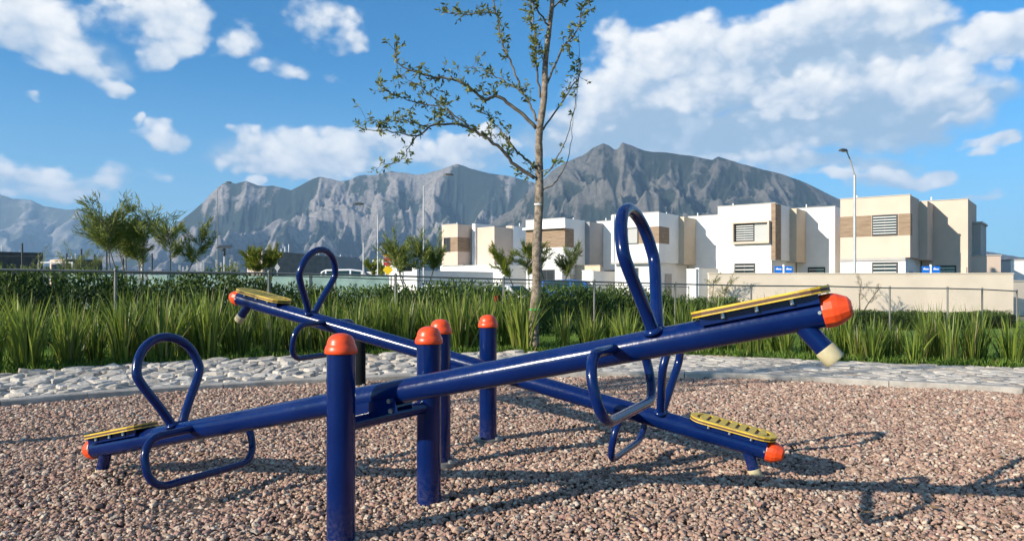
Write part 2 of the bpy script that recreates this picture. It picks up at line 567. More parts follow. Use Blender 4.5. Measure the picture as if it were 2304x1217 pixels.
M['leaf_strap'] = leafmat('leaf_strap', (0.042, 0.090, 0.014), (0.29, 0.355, 0.055), 0.48, 0.4, (0.34, 0.30, 0.12))
M['leaf_hedge'] = leafmat('leaf_hedge', (0.028, 0.07, 0.014), (0.15, 0.22, 0.04), 0.35, 0.6)
M['grass'] = leafmat('grass_blade', (0.05, 0.12, 0.015), (0.16, 0.26, 0.03), 0.4, 0.6, (0.32, 0.30, 0.10))
# ------------------------------------------------------------------ ground
def ground_mat():
    m = bpy.data.materials.new('dry_ground'); m.use_nodes = True
    t = NT(m.node_tree); b = t.n['Principled BSDF']
    tcn = t.new('ShaderNodeTexCoord')
    a = t.noise(tcn.outputs['Object'], 0.15, 6, 0.6); c = t.noise(tcn.outputs['Object'], 3.0, 5, 0.6)
    col = t.mix(t.ss(a, 0.4, 0.6), (0.16, 0.13, 0.09), (0.10, 0.12, 0.05))
    col = t.mix(t.ss(c, 0.3, 0.7, 0, 0.5), col, (0.22, 0.19, 0.14))
    t.put(b.inputs['Base Color'], col); b.inputs['Roughness'].default_value = 0.95
    return m


M['ground'] = ground_mat()
M['gravelbed'] = pmat('gravel_bed', (0.085, 0.06, 0.045), 0.95, 0, 0.4, 60, 0.6, 120)
M['lawn'] = pmat('lawn_sheet', (0.095, 0.18, 0.02), 0.95, 0, 0.35, 2.0, 0.6, 90, 0.2, col2=(0.16, 0.24, 0.035))
M['asphalt'] = pmat('asphalt', (0.055, 0.055, 0.055), 0.9, 0, 0.25, 2.0, 0.3, 80, 0.3)
M['court'] = pmat('court_green', (0.10, 0.24, 0.16), 0.8, 0, 0.1, 0.5)


def sheet(name, xs, ys, dz, mat, kind='structure'):
    xx, yy = np.meshgrid(xs, ys)
    V = np.stack([xx, yy, ground_z(xx, yy) + dz], -1).reshape(-1, 3)
    nx, ny = len(xs), len(ys)
    i = np.arange(nx * ny).reshape(ny, nx)
    F = np.stack([i[:-1, :-1], i[:-1, 1:], i[1:, 1:], i[1:, :-1]], -1).reshape(-1, 4)
    o = link_mesh(name, np_mesh(name, V, F), mat, None, True)
    o['kind'] = kind
    return o


geo = np.concatenate([np.linspace(0, 60, 61), 60 * (8000 / 60.0) ** np.linspace(0.03, 1, 34)])
gx = np.concatenate([-geo[::-1][:-1], geo])
gy = np.concatenate([-60 * (2000 / 60.0) ** np.linspace(1, 0.03, 10), np.linspace(-60, 60, 121), 60 * (9000 / 60.0) ** np.linspace(0.03, 1, 34)])
sheet('ground', gx, gy, -0.05, M['ground'])
sheet('lawn', np.linspace(-22, 26, 49), np.linspace(8.0, 30, 45), -0.012, M['lawn'])

KERB = spline([(-7.6, 3.4, 0), (-5.9, 4.9, 0), (-4.27, 6.17, 0), (-3.8, 6.62, 0), (-2.82, 7.22, 0), (-1.92, 7.66, 0), (-0.25, 8.12, 0), (1.9, 8.14, 0), (2.97, 7.86, 0), (3.8, 7.45, 0), (4.8, 6.94, 0), (6.4, 5.9, 0), (8.2, 4.2, 0)], 6)
GEDGE = spline([(-10.5, 4.6, 0), (-8.2, 6.6, 0), (-5.93, 8.57, 0), (-4.93, 9.5, 0), (-4.0, 10.1, 0), (-2.7, 10.8, 0), (-0.36, 11.3, 0), (2.0, 11.2, 0), (3.14, 10.7, 0), (5.0, 9.75, 0), (6.4, 9.2, 0), (8.6, 7.8, 0), (11.0, 5.6, 0)], 6)
GEDGE = [Vector((p.x, p.y - 0.42, 0)) for p in GEDGE]
NK = len(KERB)


def strip(name, A, B, za, zb, mat, nb=1):
    V = []; F = []
    for a, b in zip(A, B):
        for k in range(nb + 1):
            t = k / nb
            p = a.lerp(b, t)
            V.append((p.x, p.y, za + (zb - za) * t))
    for i in range(len(A) - 1):
        for k in range(nb):
            j = i * (nb + 1) + k
            F.append((j, j + nb + 1, j + nb + 2, j + 1))
    o = link_mesh(name, np_mesh(name, V, F), mat, None, True)
    o['kind'] = 'structure'
    return o


strip('gravel_bed', [Vector((p.x * 1.0, -4.0, 0)) for p in KERB], KERB, -0.004, -0.004, M['gravelbed'])
# stone path: mortar sheet, kerb of cast concrete, stones set in
path = strip('stone_path', KERB, GEDGE, 0.030, 0.022, M['mortar'], 10)


def kerb_piece(A, name, parent):
    mb = MB(); Q = []
    for i, p in enumerate(A):
        t = (A[min(i + 1, len(A) - 1)] - A[max(i - 1, 0)]).normalized()
        nrm = Vector((-t.y, t.x, 0))
        Q.append([p - nrm * 0.03 + Vector((0, 0, -0.05)), p - nrm * 0.03 + Vector((0, 0, 0.055)), p - nrm * 0.018 + Vector((0, 0, 0.066)), p + nrm * 0.075 + Vector((0, 0, 0.066)), p + nrm * 0.09 + Vector((0, 0, 0.055)), p + nrm * 0.09 + Vector((0, 0, -0.05))])
    V = [v for q in Q for v in q]
    n = 6
    F = []
    for i in range(len(A) - 1):
        for k in range(n):
            F.append((i * n + k, (i + 1) * n + k, (i + 1) * n + (k + 1) % n, i * n + (k + 1) % n))
    F += [tuple(range(n)), tuple(reversed(range((len(A) - 1) * n, len(A) * n)))]
    mb.add(V, F)
    return mb.build(name, M['concrete'], parent)


for i in range(0, NK - 1, 6):
    seg = KERB[i:min(i + 7, NK)]
    if len(seg) > 1:
        seg = list(seg)
        seg[-1] = seg[-2].lerp(seg[-1], 0.96)
        kerb_piece(seg, 'kerb_block', path)

# the stones
def stonemat():
    m = bpy.data.materials.new('path_stone'); m.use_nodes = True
    t = NT(m.node_tree); b = t.n['Principled BSDF']
    oi = t.new('ShaderNodeObjectInfo'); at = t.new('ShaderNodeAttribute'); at.attribute_name = 'rnd'
    f = t.m('FRACT', t.m('ADD', oi.outputs['Random'], at.outputs['Fac']))
    col = t.ramp(f, [(0.0, (0.20, 0.185, 0.17)), (0.25, (0.36, 0.325, 0.28)), (0.7, (0.50, 0.45, 0.385)), (0.9, (0.58, 0.53, 0.46)), (1.0, (0.34, 0.26, 0.19))])
    geom = t.new('ShaderNodeNewGeometry')
    nz = t.noise(geom.outputs['Position'], 16, 5, 0.65)
    col = t.mix(t.ss(nz, 0.35, 0.7, 0, 0.5), col, (0.50, 0.46, 0.40))
    t.put(b.inputs['Base Color'], col); b.inputs['Roughness'].default_value = 0.85
    bn = t.new('ShaderNodeBump'); bn.inputs['Strength'].default_value = 0.5; bn.inputs['Distance'].default_value = 0.02
    t.l.new(nz, bn.inputs['Height']); t.l.new(bn.outputs[0], b.inputs['Normal'])
    return m


M['stone'] = stonemat()


def band(sv, v):
    """point on the path: sv 0..NK-1 along, v 0..1 across"""
    i = min(int(sv), NK - 2); t = sv - i
    a = KERB[i].lerp(KERB[i + 1], t); b = GEDGE[i].lerp(GEDGE[i + 1], t)
    return a.lerp(b, v)


# crazy paving: Voronoi cells of stretched random points, each shrunk to leave a joint
cell = []
LEN = 0.0; acc = [0.0]
MIDL = [KERB[i].lerp(GEDGE[i], 0.5) for i in range(NK)]
for i in range(NK - 1):
    LEN += (MIDL[i + 1] - MIDL[i]).length; acc.append(LEN)
S0, S1 = acc[8], acc[NK - 9]
pts2 = []
tries = 0
while tries < 26000:
    tries += 1
    a_ = random.uniform(S0, S1); v_ = random.uniform(0.05, 0.99)
    wl_ = 2.7 * v_
    md = 0.135 if random.random() < 0.6 else 0.22
    if all(((a_ - p[0]) / 1.45) ** 2 + (wl_ - p[1]) ** 2 > md * md for p in pts2):
        pts2.append((a_, wl_))


def vcell(k):
    a0, b0 = pts2[k]
    poly = [(-0.42, -0.30), (0.42, -0.30), (0.42, 0.30), (-0.42, 0.30)]
    near = sorted(range(len(pts2)), key=lambda j: (pts2[j][0] - a0) ** 2 + (pts2[j][1] - b0) ** 2)[1:18]
    for j in near:
        dx, dy = pts2[j][0] - a0, pts2[j][1] - b0
        L_ = math.hypot(dx, dy); nx_, ny_ = dx / L_, dy / L_
        lim = L_ / 2 - 0.011
        outp = []
        for i in range(len(poly)):
            p, q = poly[i], poly[(i + 1) % len(poly)]
            dp = p[0] * nx_ + p[1] * ny_ - lim; dq = q[0] * nx_ + q[1] * ny_ - lim
            if dp <= 0: outp.append(p)
            if dp * dq < 0:
                t_ = dp / (dp - dq); outp.append((p[0] + (q[0] - p[0]) * t_, p[1] + (q[1] - p[1]) * t_))
        poly = outp
        if len(poly) < 3: break
    return poly


def to_world(a_, b_):
    i = int(np.clip(np.searchsorted(acc, a_) - 1, 0, NK - 2)); t_ = (a_ - acc[i]) / (acc[i + 1] - acc[i])
    p = KERB[i].lerp(KERB[i + 1], t_); q = GEDGE[i].lerp(GEDGE[i + 1], t_)
    return p.lerp(q, min(1.0, max(0.038, b_ / 2.7)))


stones = []
for k in range(len(pts2)):
    poly = vcell(k)
    if len(poly) < 3: continue
    W3 = [to_world(pts2[k][0] + x, pts2[k][1] + y) for x, y in poly]
    c = sum(W3, Vector((0, 0, 0))) / len(W3)
    W3 = [(p - c) * random.uniform(0.90, 1.0) for p in W3]
    # round the corners a little
    R3 = []
    for i in range(len(W3)):
        p0, p1 = W3[i], W3[(i + 1) % len(W3)]
        R3 += [p0.lerp(p1, 0.22), p0.lerp(p1, 0.78)]
    stones.append((c, R3))
vis = lambda p: abs(p.x / max(p.y, 0.1)) < 0.74
stones.sort(key=lambda s: (not vis(s[0]), s[0].length))
rest = MB(); rest_r = []
for k, (c, poly) in enumerate(stones):
    f = 1.0 - float(smooth(-0.5, 1.6, c.x))
    hgt = random.uniform(0.005, 0.011) + f * random.uniform(0.003, 0.030)
    tx, ty = random.gauss(0, 0.09) * (0.3 + f), random.gauss(0, 0.10) * (0.3 + f)
    if len(poly) > 14: poly = poly[::2]
    poly = [p * random.uniform(0.86, 1.03) for p in poly]
    n = len(poly)
    V = [(p.x, p.y, -0.02) for p in poly]
    V += [(p.x * 0.96, p.y * 0.96, max(0.002, hgt * 0.6 + tx * p.x + ty * p.y)) for p in poly]
    V += [(p.x * 0.74, p.y * 0.74, max(0.004, hgt + (tx * p.x + ty * p.y) * 0.8 + random.gauss(0, 0.003))) for p in poly]
    V.append((0, 0, hgt * 1.08))
    F = []
    for j in range(2):
        for i in range(n):
            F.append((j * n + i, j * n + (i + 1) % n, (j + 1) * n + (i + 1) % n, (j + 1) * n + i))
    F += [(2 * n + i, 2 * n + (i + 1) % n, 3 * n) for i in range(n)]
    zb = 0.026
    if k < 300:
        o = MB().add(V, F).build('stone', M['stone'], path)
        o.location = (c.x, c.y, zb)
    else:
        rest.add([(c.x + x, c.y + y, zb + z) for x, y, z in V], F)
        rest_r += [random.random()] * len(V)
ro = rest.build('set_stones', M['stone'], path)
ro['kind'] = 'stuff'
at = ro.data.attributes.new('rnd', 'FLOAT', 'POINT'); at.data.foreach_set('value', np.array(rest_r, np.float32))


# ------------------------------------------------------------------ loose gravel (geometry nodes over scattered points)
def pebblemat():
    m = bpy.data.materials.new('pebble'); m.use_nodes = True
    t = NT(m.node_tree); b = t.n['Principled BSDF']
    oi = t.new('ShaderNodeObjectInfo')
    col = t.ramp(oi.outputs['Random'], [(0.0, (0.12, 0.082, 0.058)), (0.2, (0.31, 0.20, 0.148)), (0.42, (0.43, 0.29, 0.212)), (0.58, (0.34, 0.19, 0.152)), (0.78, (0.50, 0.365, 0.265)), (0.92, (0.62, 0.51, 0.40)), (1.0, (0.25, 0.215, 0.175))])
    geom = t.new('ShaderNodeNewGeometry')
    nz = t.noise(geom.outputs['Position'], 1.3, 4, 0.6)
    col = t.mix(t.ss(nz, 0.35, 0.7, 0, 0.30), col, (0.22, 0.16, 0.13))
    t.put(b.inputs['Base Color'], col); b.inputs['Roughness'].default_value = 0.75
    b.inputs['Specular IOR Level'].default_value = 0.3
    return m


M['pebble'] = pebblemat()


def gravel():
    kx = np.array([p.x for p in KERB]); ky = np.array([p.y for p in KERB])
    pts = []; scs = []
    for (y0, y1, dens, sc) in ((2.0, 4.0, 4700, 0.0079), (4.0, 5.6, 3900, 0.0086), (5.6, 8.3, 2900, 0.0099)):
        w2 = 0.80 * y1 + 0.25
        n = int((y1 - y0) * 2 * w2 * dens)
        x = rng.uniform(-w2, w2, n); y = rng.uniform(y0, y1, n)
        lim = np.interp(x, kx, ky) - 0.035
        ok = (y < lim) & (np.abs(x) < 0.80 * y + 0.25)
        x = x[ok]; y = y[ok]
        z = 0.040 * (fbm(x * 1.6 + 50, y * 1.6 + 50, 4, 3) - 0.45) + rng.uniform(-0.002, 0.010, len(x)) + 0.002
        for hx, hy, hr, hh in ((-2.10, 3.92, 0.14, 0.035), (1.22, 3.88, 0.14, 0.035), (-1.45, 3.55, 0.28, -0.018), (1.0, 4.2, 0.28, -0.018), (0.2, 2.9, 0.35, -0.012)):
            z = z + hh * np.exp(-((x - hx) ** 2 + (y - hy) ** 2) / hr ** 2)
        pts.append(np.stack([x, y, z], -1)); scs.append(sc * np.clip(rng.lognormal(0, 0.34, len(x)), 0.5, 2.4))
    P = np.concatenate(pts); S = np.concatenate(scs)
    me = bpy.data.meshes.new('gravel')
    me.vertices.add(len(P)); me.vertices.foreach_set('co', P.astype(np.float32).ravel())
    a = me.attributes.new('sc', 'FLOAT', 'POINT'); a.data.foreach_set('value', S.astype(np.float32))
    me.update()
    o = link_mesh('gravel', me, M['pebble'])
    tag(o, 'loose brown and tan pebbles covering the play area under the seesaws', 'gravel', kind='stuff')
    ng = bpy.data.node_groups.new('pebbles', 'GeometryNodeTree')
    ng.interface.new_socket('Geometry', in_out='INPUT', socket_type='NodeSocketGeometry')
    ng.interface.new_socket('Geometry', in_out='OUTPUT', socket_type='NodeSocketGeometry')
    t = NT(ng)
    gi = t.new('NodeGroupInput'); go = t.new('NodeGroupOutput')
    g2i = t.new('GeometryNodeGeometryToInstance')
    for k in range(5):
        ico = t.new('GeometryNodeMeshIcoSphere'); ico.inputs['Radius'].default_value = 1.0; ico.inputs['Subdivisions'].default_value = 2
        sp = t.new('GeometryNodeSetPosition')
        pos = t.new('GeometryNodeInputPosition')
        nz = t.new('ShaderNodeTexNoise'); nz.inputs['Scale'].default_value = 1.15; nz.inputs['Detail'].default_value = 1.0
        ad = t.new('ShaderNodeVectorMath', operation='ADD'); ad.inputs[1].default_value = (7.3 * k + 1.1, 3.1 * k, 5.7 * k)
        t.l.new(pos.outputs[0], ad.inputs[0]); t.l.new(ad.outputs[0], nz.inputs['Vector'])
        sb = t.new('ShaderNodeVectorMath', operation='SUBTRACT'); sb.inputs[1].default_value = (0.5, 0.5, 0.5)
        t.l.new(nz.outputs['Color'], sb.inputs[0])
        scn = t.new('ShaderNodeVectorMath', operation='SCALE'); scn.inputs['Scale'].default_value = 1.7
        t.l.new(sb.outputs[0], scn.inputs[0]); t.l.new(scn.outputs[0], sp.inputs['Offset'])
        t.l.new(ico.outputs['Mesh'], sp.inputs['Geometry'])
        ssm = t.new('GeometryNodeSetShadeSmooth'); t.l.new(sp.outputs[0], ssm.inputs[0]); ssm.inputs['Shade Smooth'].default_value = (k % 2 == 0)
        sm = t.new('GeometryNodeSetMaterial'); sm.inputs['Material'].default_value = M['pebble']; t.l.new(ssm.outputs[0], sm.inputs[0])
        t.l.new(sm.outputs[0], g2i.inputs[0])
    iop = t.new('GeometryNodeInstanceOnPoints')
    t.l.new(gi.outputs[0], iop.inputs['Points']); t.l.new(g2i.outputs[0], iop.inputs['Instance'])
    iop.inputs['Pick Instance'].default_value = True
    ri = t.new('FunctionNodeRandomValue', data_type='INT')
    ri.inputs[4].default_value = 0; ri.inputs[5].default_value = 4
    t.l.new(ri.outputs[2], iop.inputs['Instance Index'])
    rv = t.new('FunctionNodeRandomValue', data_type='FLOAT_VECTOR')
    rv.inputs[0].default_value = (-0.6, -0.6, 0); rv.inputs[1].default_value = (0.6, 0.6, 6.28); rv.inputs['Seed'].default_value = 3
    e2r = t.new('FunctionNodeEulerToRotation'); t.l.new(rv.outputs[0], e2r.inputs[0]); t.l.new(e2r.outputs[0], iop.inputs['Rotation'])
    rs = t.new('FunctionNodeRandomValue', data_type='FLOAT_VECTOR')
    rs.inputs[0].default_value = (0.9, 0.7, 0.5); rs.inputs[1].default_value = (1.45, 1.05, 0.85); rs.inputs['Seed'].default_value = 8
    na = t.new('GeometryNodeInputNamedAttribute', data_type='FLOAT'); na.inputs[0].default_value = 'sc'
    vs = t.new('ShaderNodeVectorMath', operation='SCALE'); t.l.new(rs.outputs[0], vs.inputs[0]); t.l.new(na.outputs[0], vs.inputs['Scale'])
    t.l.new(vs.outputs[0], iop.inputs['Scale'])
    t.l.new(iop.outputs[0], go.inputs[0])
    md = o.modifiers.new('pebbles', 'NODES'); md.node_group = ng


gravel()


# ------------------------------------------------------------------ mountains
def mountmat(name, scrub, rock, rockamt):
    m = bpy.data.materials.new(name); m.use_nodes = True
    t = NT(m.node_tree); b = t.n['Principled BSDF']
    geom = t.new('ShaderNodeNewGeometry')
    at = t.new('ShaderNodeAttribute'); at.attribute_name = 'rock'
    sc = t.new('ShaderNodeVectorMath', operation='MULTIPLY'); sc.inputs[1].default_value = (0.001, 0.001, 0.001)
    t.l.new(geom.outputs['Position'], sc.inputs[0])
    nz = t.noise(sc.outputs[0], 9.0, 7, 0.65); n3 = t.noise(sc.outputs[0], 40.0, 5, 0.7)
    f = t.m('ADD', at.outputs['Fac'], t.m('MULTIPLY', t.m('SUBTRACT', t.m('ADD', nz, n3), 1.0), 0.9))
    col = t.mix(t.m('MULTIPLY', t.ss(f, 0.47, 0.63), rockamt), scrub, rock)
    col = t.mix(t.ss(n3, 0.35, 0.65, 0.0, 0.5), col, tuple(c * 0.55 for c in scrub))
    t.put(b.inputs['Base Color'], col); b.inputs['Roughness'].default_value = 0.95; b.inputs['Specular IOR Level'].default_value = 0.1
    return m


def mountain(name, ridge, Yr, Y0, U0, U1, nU, nQ, freq, skew, amp, seed, mat, p=1.15, wob=0.0, fine=0.5, tri=1.0):
    rx = np.array([(x - 1152) / 1664.0 for x, y in ridge]); ryy = np.array([y for x, y in ridge], float)
    U = np.linspace(U0, U1, nU)
    yp = np.interp(U, rx, ryy) + 2.5 * (fbm(U * 90, U * 0 + seed, 4, seed) - 0.5)
    YR = Yr * (1 + wob * (fbm(U * 3, U * 0 + 0.3, 2, seed + 9) - 0.5))
    zr = (640 - yp) / 1664.0 * YR + EYE
    q = np.concatenate([np.linspace(0, 1, nQ) ** 0.9, 1 + np.linspace(0.04, 0.6, 8)])
    UU, QQ = np.meshgrid(U, q)
    zR = np.broadcast_to(zr, UU.shape); yR = np.broadcast_to(YR, UU.shape)
    Y = Y0 + (yR - Y0) * QQ
    front = np.clip(QQ, 0, 1)
    wx = fbm(UU * freq * 0.6, QQ * 1.6, 3, seed + 40) - 0.5
    cu = UU * freq + skew * (1 - front) + wx * 1.0
    XX = UU * Y
    # spurs falling from the crest, broken up by isotropic ridges of the ground itself
    def gully(c, sd):
        k = np.floor(c); f = c - k
        pk = 0.28 + 0.44 * vnoise(k * 3.7 + 0.5, np.full_like(c, 7.0) + sd, sd)
        return np.where(f < pk, (pk - f) / pk, (f - pk) / (1 - pk))
    g1 = gully(cu, seed)
    sc_ = 1.0 / (Yr * 0.062)
    dx_ = (fbm(XX * sc_ * 0.8, Y * sc_ * 0.8, 3, seed + 60) - 0.5) * 1.2
    g2 = 1 - ridged(XX * sc_ + dx_ + skew * 0.35 * (1 - front), Y * sc_ * 1.0 + dx_, 4, seed + 5, 0.52)
    g3 = 1 - ridged(XX * sc_ * 4.2 + 2 * dx_ + g1, Y * sc_ * 2.2, 3, seed + 11, 0.6)
    wgt = front ** 0.5 * np.clip((1 - front) * 2.6, 0, 1) ** 0.9
    wtop = front ** 0.6 * np.clip((1 - front) * 9.0, 0, 1)
    wgt2 = front ** 0.5 * np.clip((1 - front) * 4.5, 0, 1)
    prof = np.where(QQ <= 1, front ** p, 1 - (QQ - 1) * 1.2)
    mz = np.maximum(zR, 60)
    H = zR * prof - amp * mz * (g1 * wgt * tri * 0.75 + g2 * 1.75 * wgt2 + fine * g3 * wtop)
    rock = 0.46 + 1.5 * (0.34 - g2) + 0.7 * (0.42 - g3) + 0.30 * (front - 0.55) + 0.8 * (fbm(XX * sc_ * 1.6, Y * sc_ * 1.6, 4, seed + 77) - 0.5)
    H = np.where(QQ < 0.02, -2.0, np.maximum(H, -1.0 + 30 * QQ))
    V = np.stack([UU * Y, Y, H], -1).reshape(-1, 3)
    nr = len(q)
    i = np.arange(nr * nU).reshape(nr, nU)
    F = np.stack([i[:-1, :-1], i[:-1, 1:], i[1:, 1:], i[1:, :-1]], -1).reshape(-1, 4)
    o = link_mesh(name, np_mesh(name, V, F), mat, None, True)
    a = o.data.attributes.new('rock', 'FLOAT', 'POINT'); a.data.foreach_set('value', rock.ravel().astype(np.float32))
    o['kind'] = 'structure'
    return o


RL = [(-900, 560), (150, 600), (300, 560), (395, 505), (430, 478), (455, 458), (480, 430), (500, 413), (515, 411), (530, 413), (555, 407), (580, 418), (612, 418), (655, 428), (680, 415), (700, 404), (722, 397), (745, 403), (765, 408), (785, 405), (808, 395), (850, 393), (878, 384), (905, 389), (935, 393), (960, 391), (990, 382), (1028, 369), (1050, 376), (1075, 384), (1100, 390), (1150, 397), (1180, 405), (1230, 420), (1400, 470), (1700, 530), (2600, 600)]
RR = [(900, 600), (1050, 540), (1150, 470), (1180, 440), (1215, 412), (1240, 386), (1270, 366), (1310, 350), (1335, 333), (1357, 323), (1370, 328), (1382, 337), (1391, 336), (1400, 321), (1425, 329), (1450, 340), (1500, 344), (1560, 352), (1603, 360), (1616, 353), (1650, 363), (1700, 378), (1760, 392), (1772, 396), (1800, 406), (1830, 420), (1870, 440), (1890, 450), (1960, 495), (2050, 530), (2150, 553), (2300, 580), (2900, 620)]
RF = [(-1200, 470), (-500, 440), (-150, 440), (-60, 430), (0, 437), (28, 447), (70, 450), (100, 464), (150, 472), (178, 471), (225, 492), (300, 520), (400, 550), (520, 580), (700, 610)]
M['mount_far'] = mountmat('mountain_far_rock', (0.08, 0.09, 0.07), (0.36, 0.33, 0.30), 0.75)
M['mount_left'] = mountmat('mountain_rock', (0.032, 0.044, 0.034), (0.31, 0.275, 0.26), 0.85)
M['mount_right'] = mountmat('mountain_scrub', (0.030, 0.040, 0.033), (0.25, 0.22, 0.20), 0.5)
mountain('mountain_range', RF, 11000, 8200, -1.15, -0.25, 330, 90, 13.0, 0.8, 0.30, 21, M['mount_far'])
mountain('mountain_range', RL, 6500, 4700, -0.95, 0.55, 1100, 220, 15.0, 0.7, 0.44, 4, M['mount_left'], 0.80, 0.12, 0.30)
mountain('mountain', RR, 4800, 3300, -0.10, 0.95, 800, 220, 9.0, -2.2, 0.30, 13, M['mount_right'], 0.80, 0.06, 0.30, 0.9)
# ------------------------------------------------------------------ seesaws
def racetrack(hw, z0, z1, r, n=6):
    """rounded rectangle in (w, z) plane, closed"""
    pts = []
    for cx, cz, a0 in ((hw - r, z1 - r, 0), (-hw + r, z1 - r, 90), (-hw + r, z0 + r, 180), (hw - r, z0 + r, 270)):
        for k in range(n + 1):
            a = R(a0 + 90 * k / n)
            pts.append((cx + r * math.cos(a), cz + r * math.sin(a)))
    return pts


BEAM_R = 0.051


def dome_profile(r, h, n=7):
    return [(r * 1.06, -0.030), (r * 1.10, -0.026), (r * 1.10, -0.002)] + [(r * 1.08 * math.cos(R(90 * k / n)) ** 0.85, h * math.sin(R(90 * k / n))) for k in range(n + 1)]


def faceted_profile(r, h):
    return [(r * 1.05, -0.028), (r * 1.07, -0.024), (r * 1.07, 0.004), (r * 0.98, h * 0.35), (r * 0.66, h * 0.86), (r * 0.4, h)]


def seat_outline(hl, hw, n=8):
    pts = []
    for s in (1, -1):
        for k in range(n + 1):
            a = R(-90 + 180 * k / n)
            x = hl - hw * 0.85 + hw * 0.85 * math.cos(a) if s > 0 else -(hl - hw * 0.85) - hw * 0.85 * math.cos(a)
            pts.append((x, hw * math.sin(a) * s))
    return pts


def build_seat(parent, t0, sgn, z):
    """board seat: two yellow faces on a brown core, slotted top"""
    hl, hw = 0.225, 0.098
    def at(poly):
        return [(t0 + x, y) for x, y in poly]
    core = MB().prism(at(seat_outline(hl - 0.001, hw - 0.001)), z + 0.0052, z + 0.0148).build('seat', M['core'], parent)
    core['label'] = 'brown core of the slotted yellow seat board'
    MB().prism(at(seat_outline(hl, hw)), z, z + 0.005).build('seat_underside', M['yellow'], core, bevel=0.001)
    # top face with slots cut out
    me = bpy.data.meshes.new('seat_top')
    bm = bmesh.new()
    def ring(poly):
        vs = [bm.verts.new((t0 + x, y, z + 0.022)) for x, y in poly]
        return [bm.edges.new((vs[i], vs[(i + 1) % len(vs)])) for i in range(len(vs))]
    edges = ring(seat_outline(hl, hw))
    for k in range(6):
        cx = -0.125 + k * 0.05
        edges += ring([(cx - 0.0085, -0.066), (cx + 0.0085, -0.066), (cx + 0.0085, 0.066), (cx - 0.0085, 0.066)])
    for s in (-1, 1):
        arc = [(0.172 - 0.02 + 0.022 * math.cos(R(a)), 0.052 * math.sin(R(a))) for a in range(-80, 81, 20)]
        arc2 = [(0.172 - 0.02 + 0.038 * math.cos(R(a)), 0.068 * math.sin(R(a))) for a in range(80, -81, -20)]
        edges += ring([(x * s, y) for x, y in arc + arc2])
    bmesh.ops.triangle_fill(bm, edges=edges, use_beauty=True)
    bmesh.ops.recalc_face_normals(bm, faces=bm.faces)
    if sum(f.normal.z for f in bm.faces) < 0:
        bmesh.ops.reverse_faces(bm, faces=bm.faces)
    ex = bmesh.ops.extrude_face_region(bm, geom=list(bm.faces))
    bmesh.ops.translate(bm, vec=(0, 0, -0.007), verts=[g for g in ex['geom'] if isinstance(g, bmesh.types.BMVert)])
    bmesh.ops.recalc_face_normals(bm, faces=bm.faces)
    bm.to_mesh(me); bm.free()
    link_mesh('seat_top', me, M['yellow'], core)
    return core


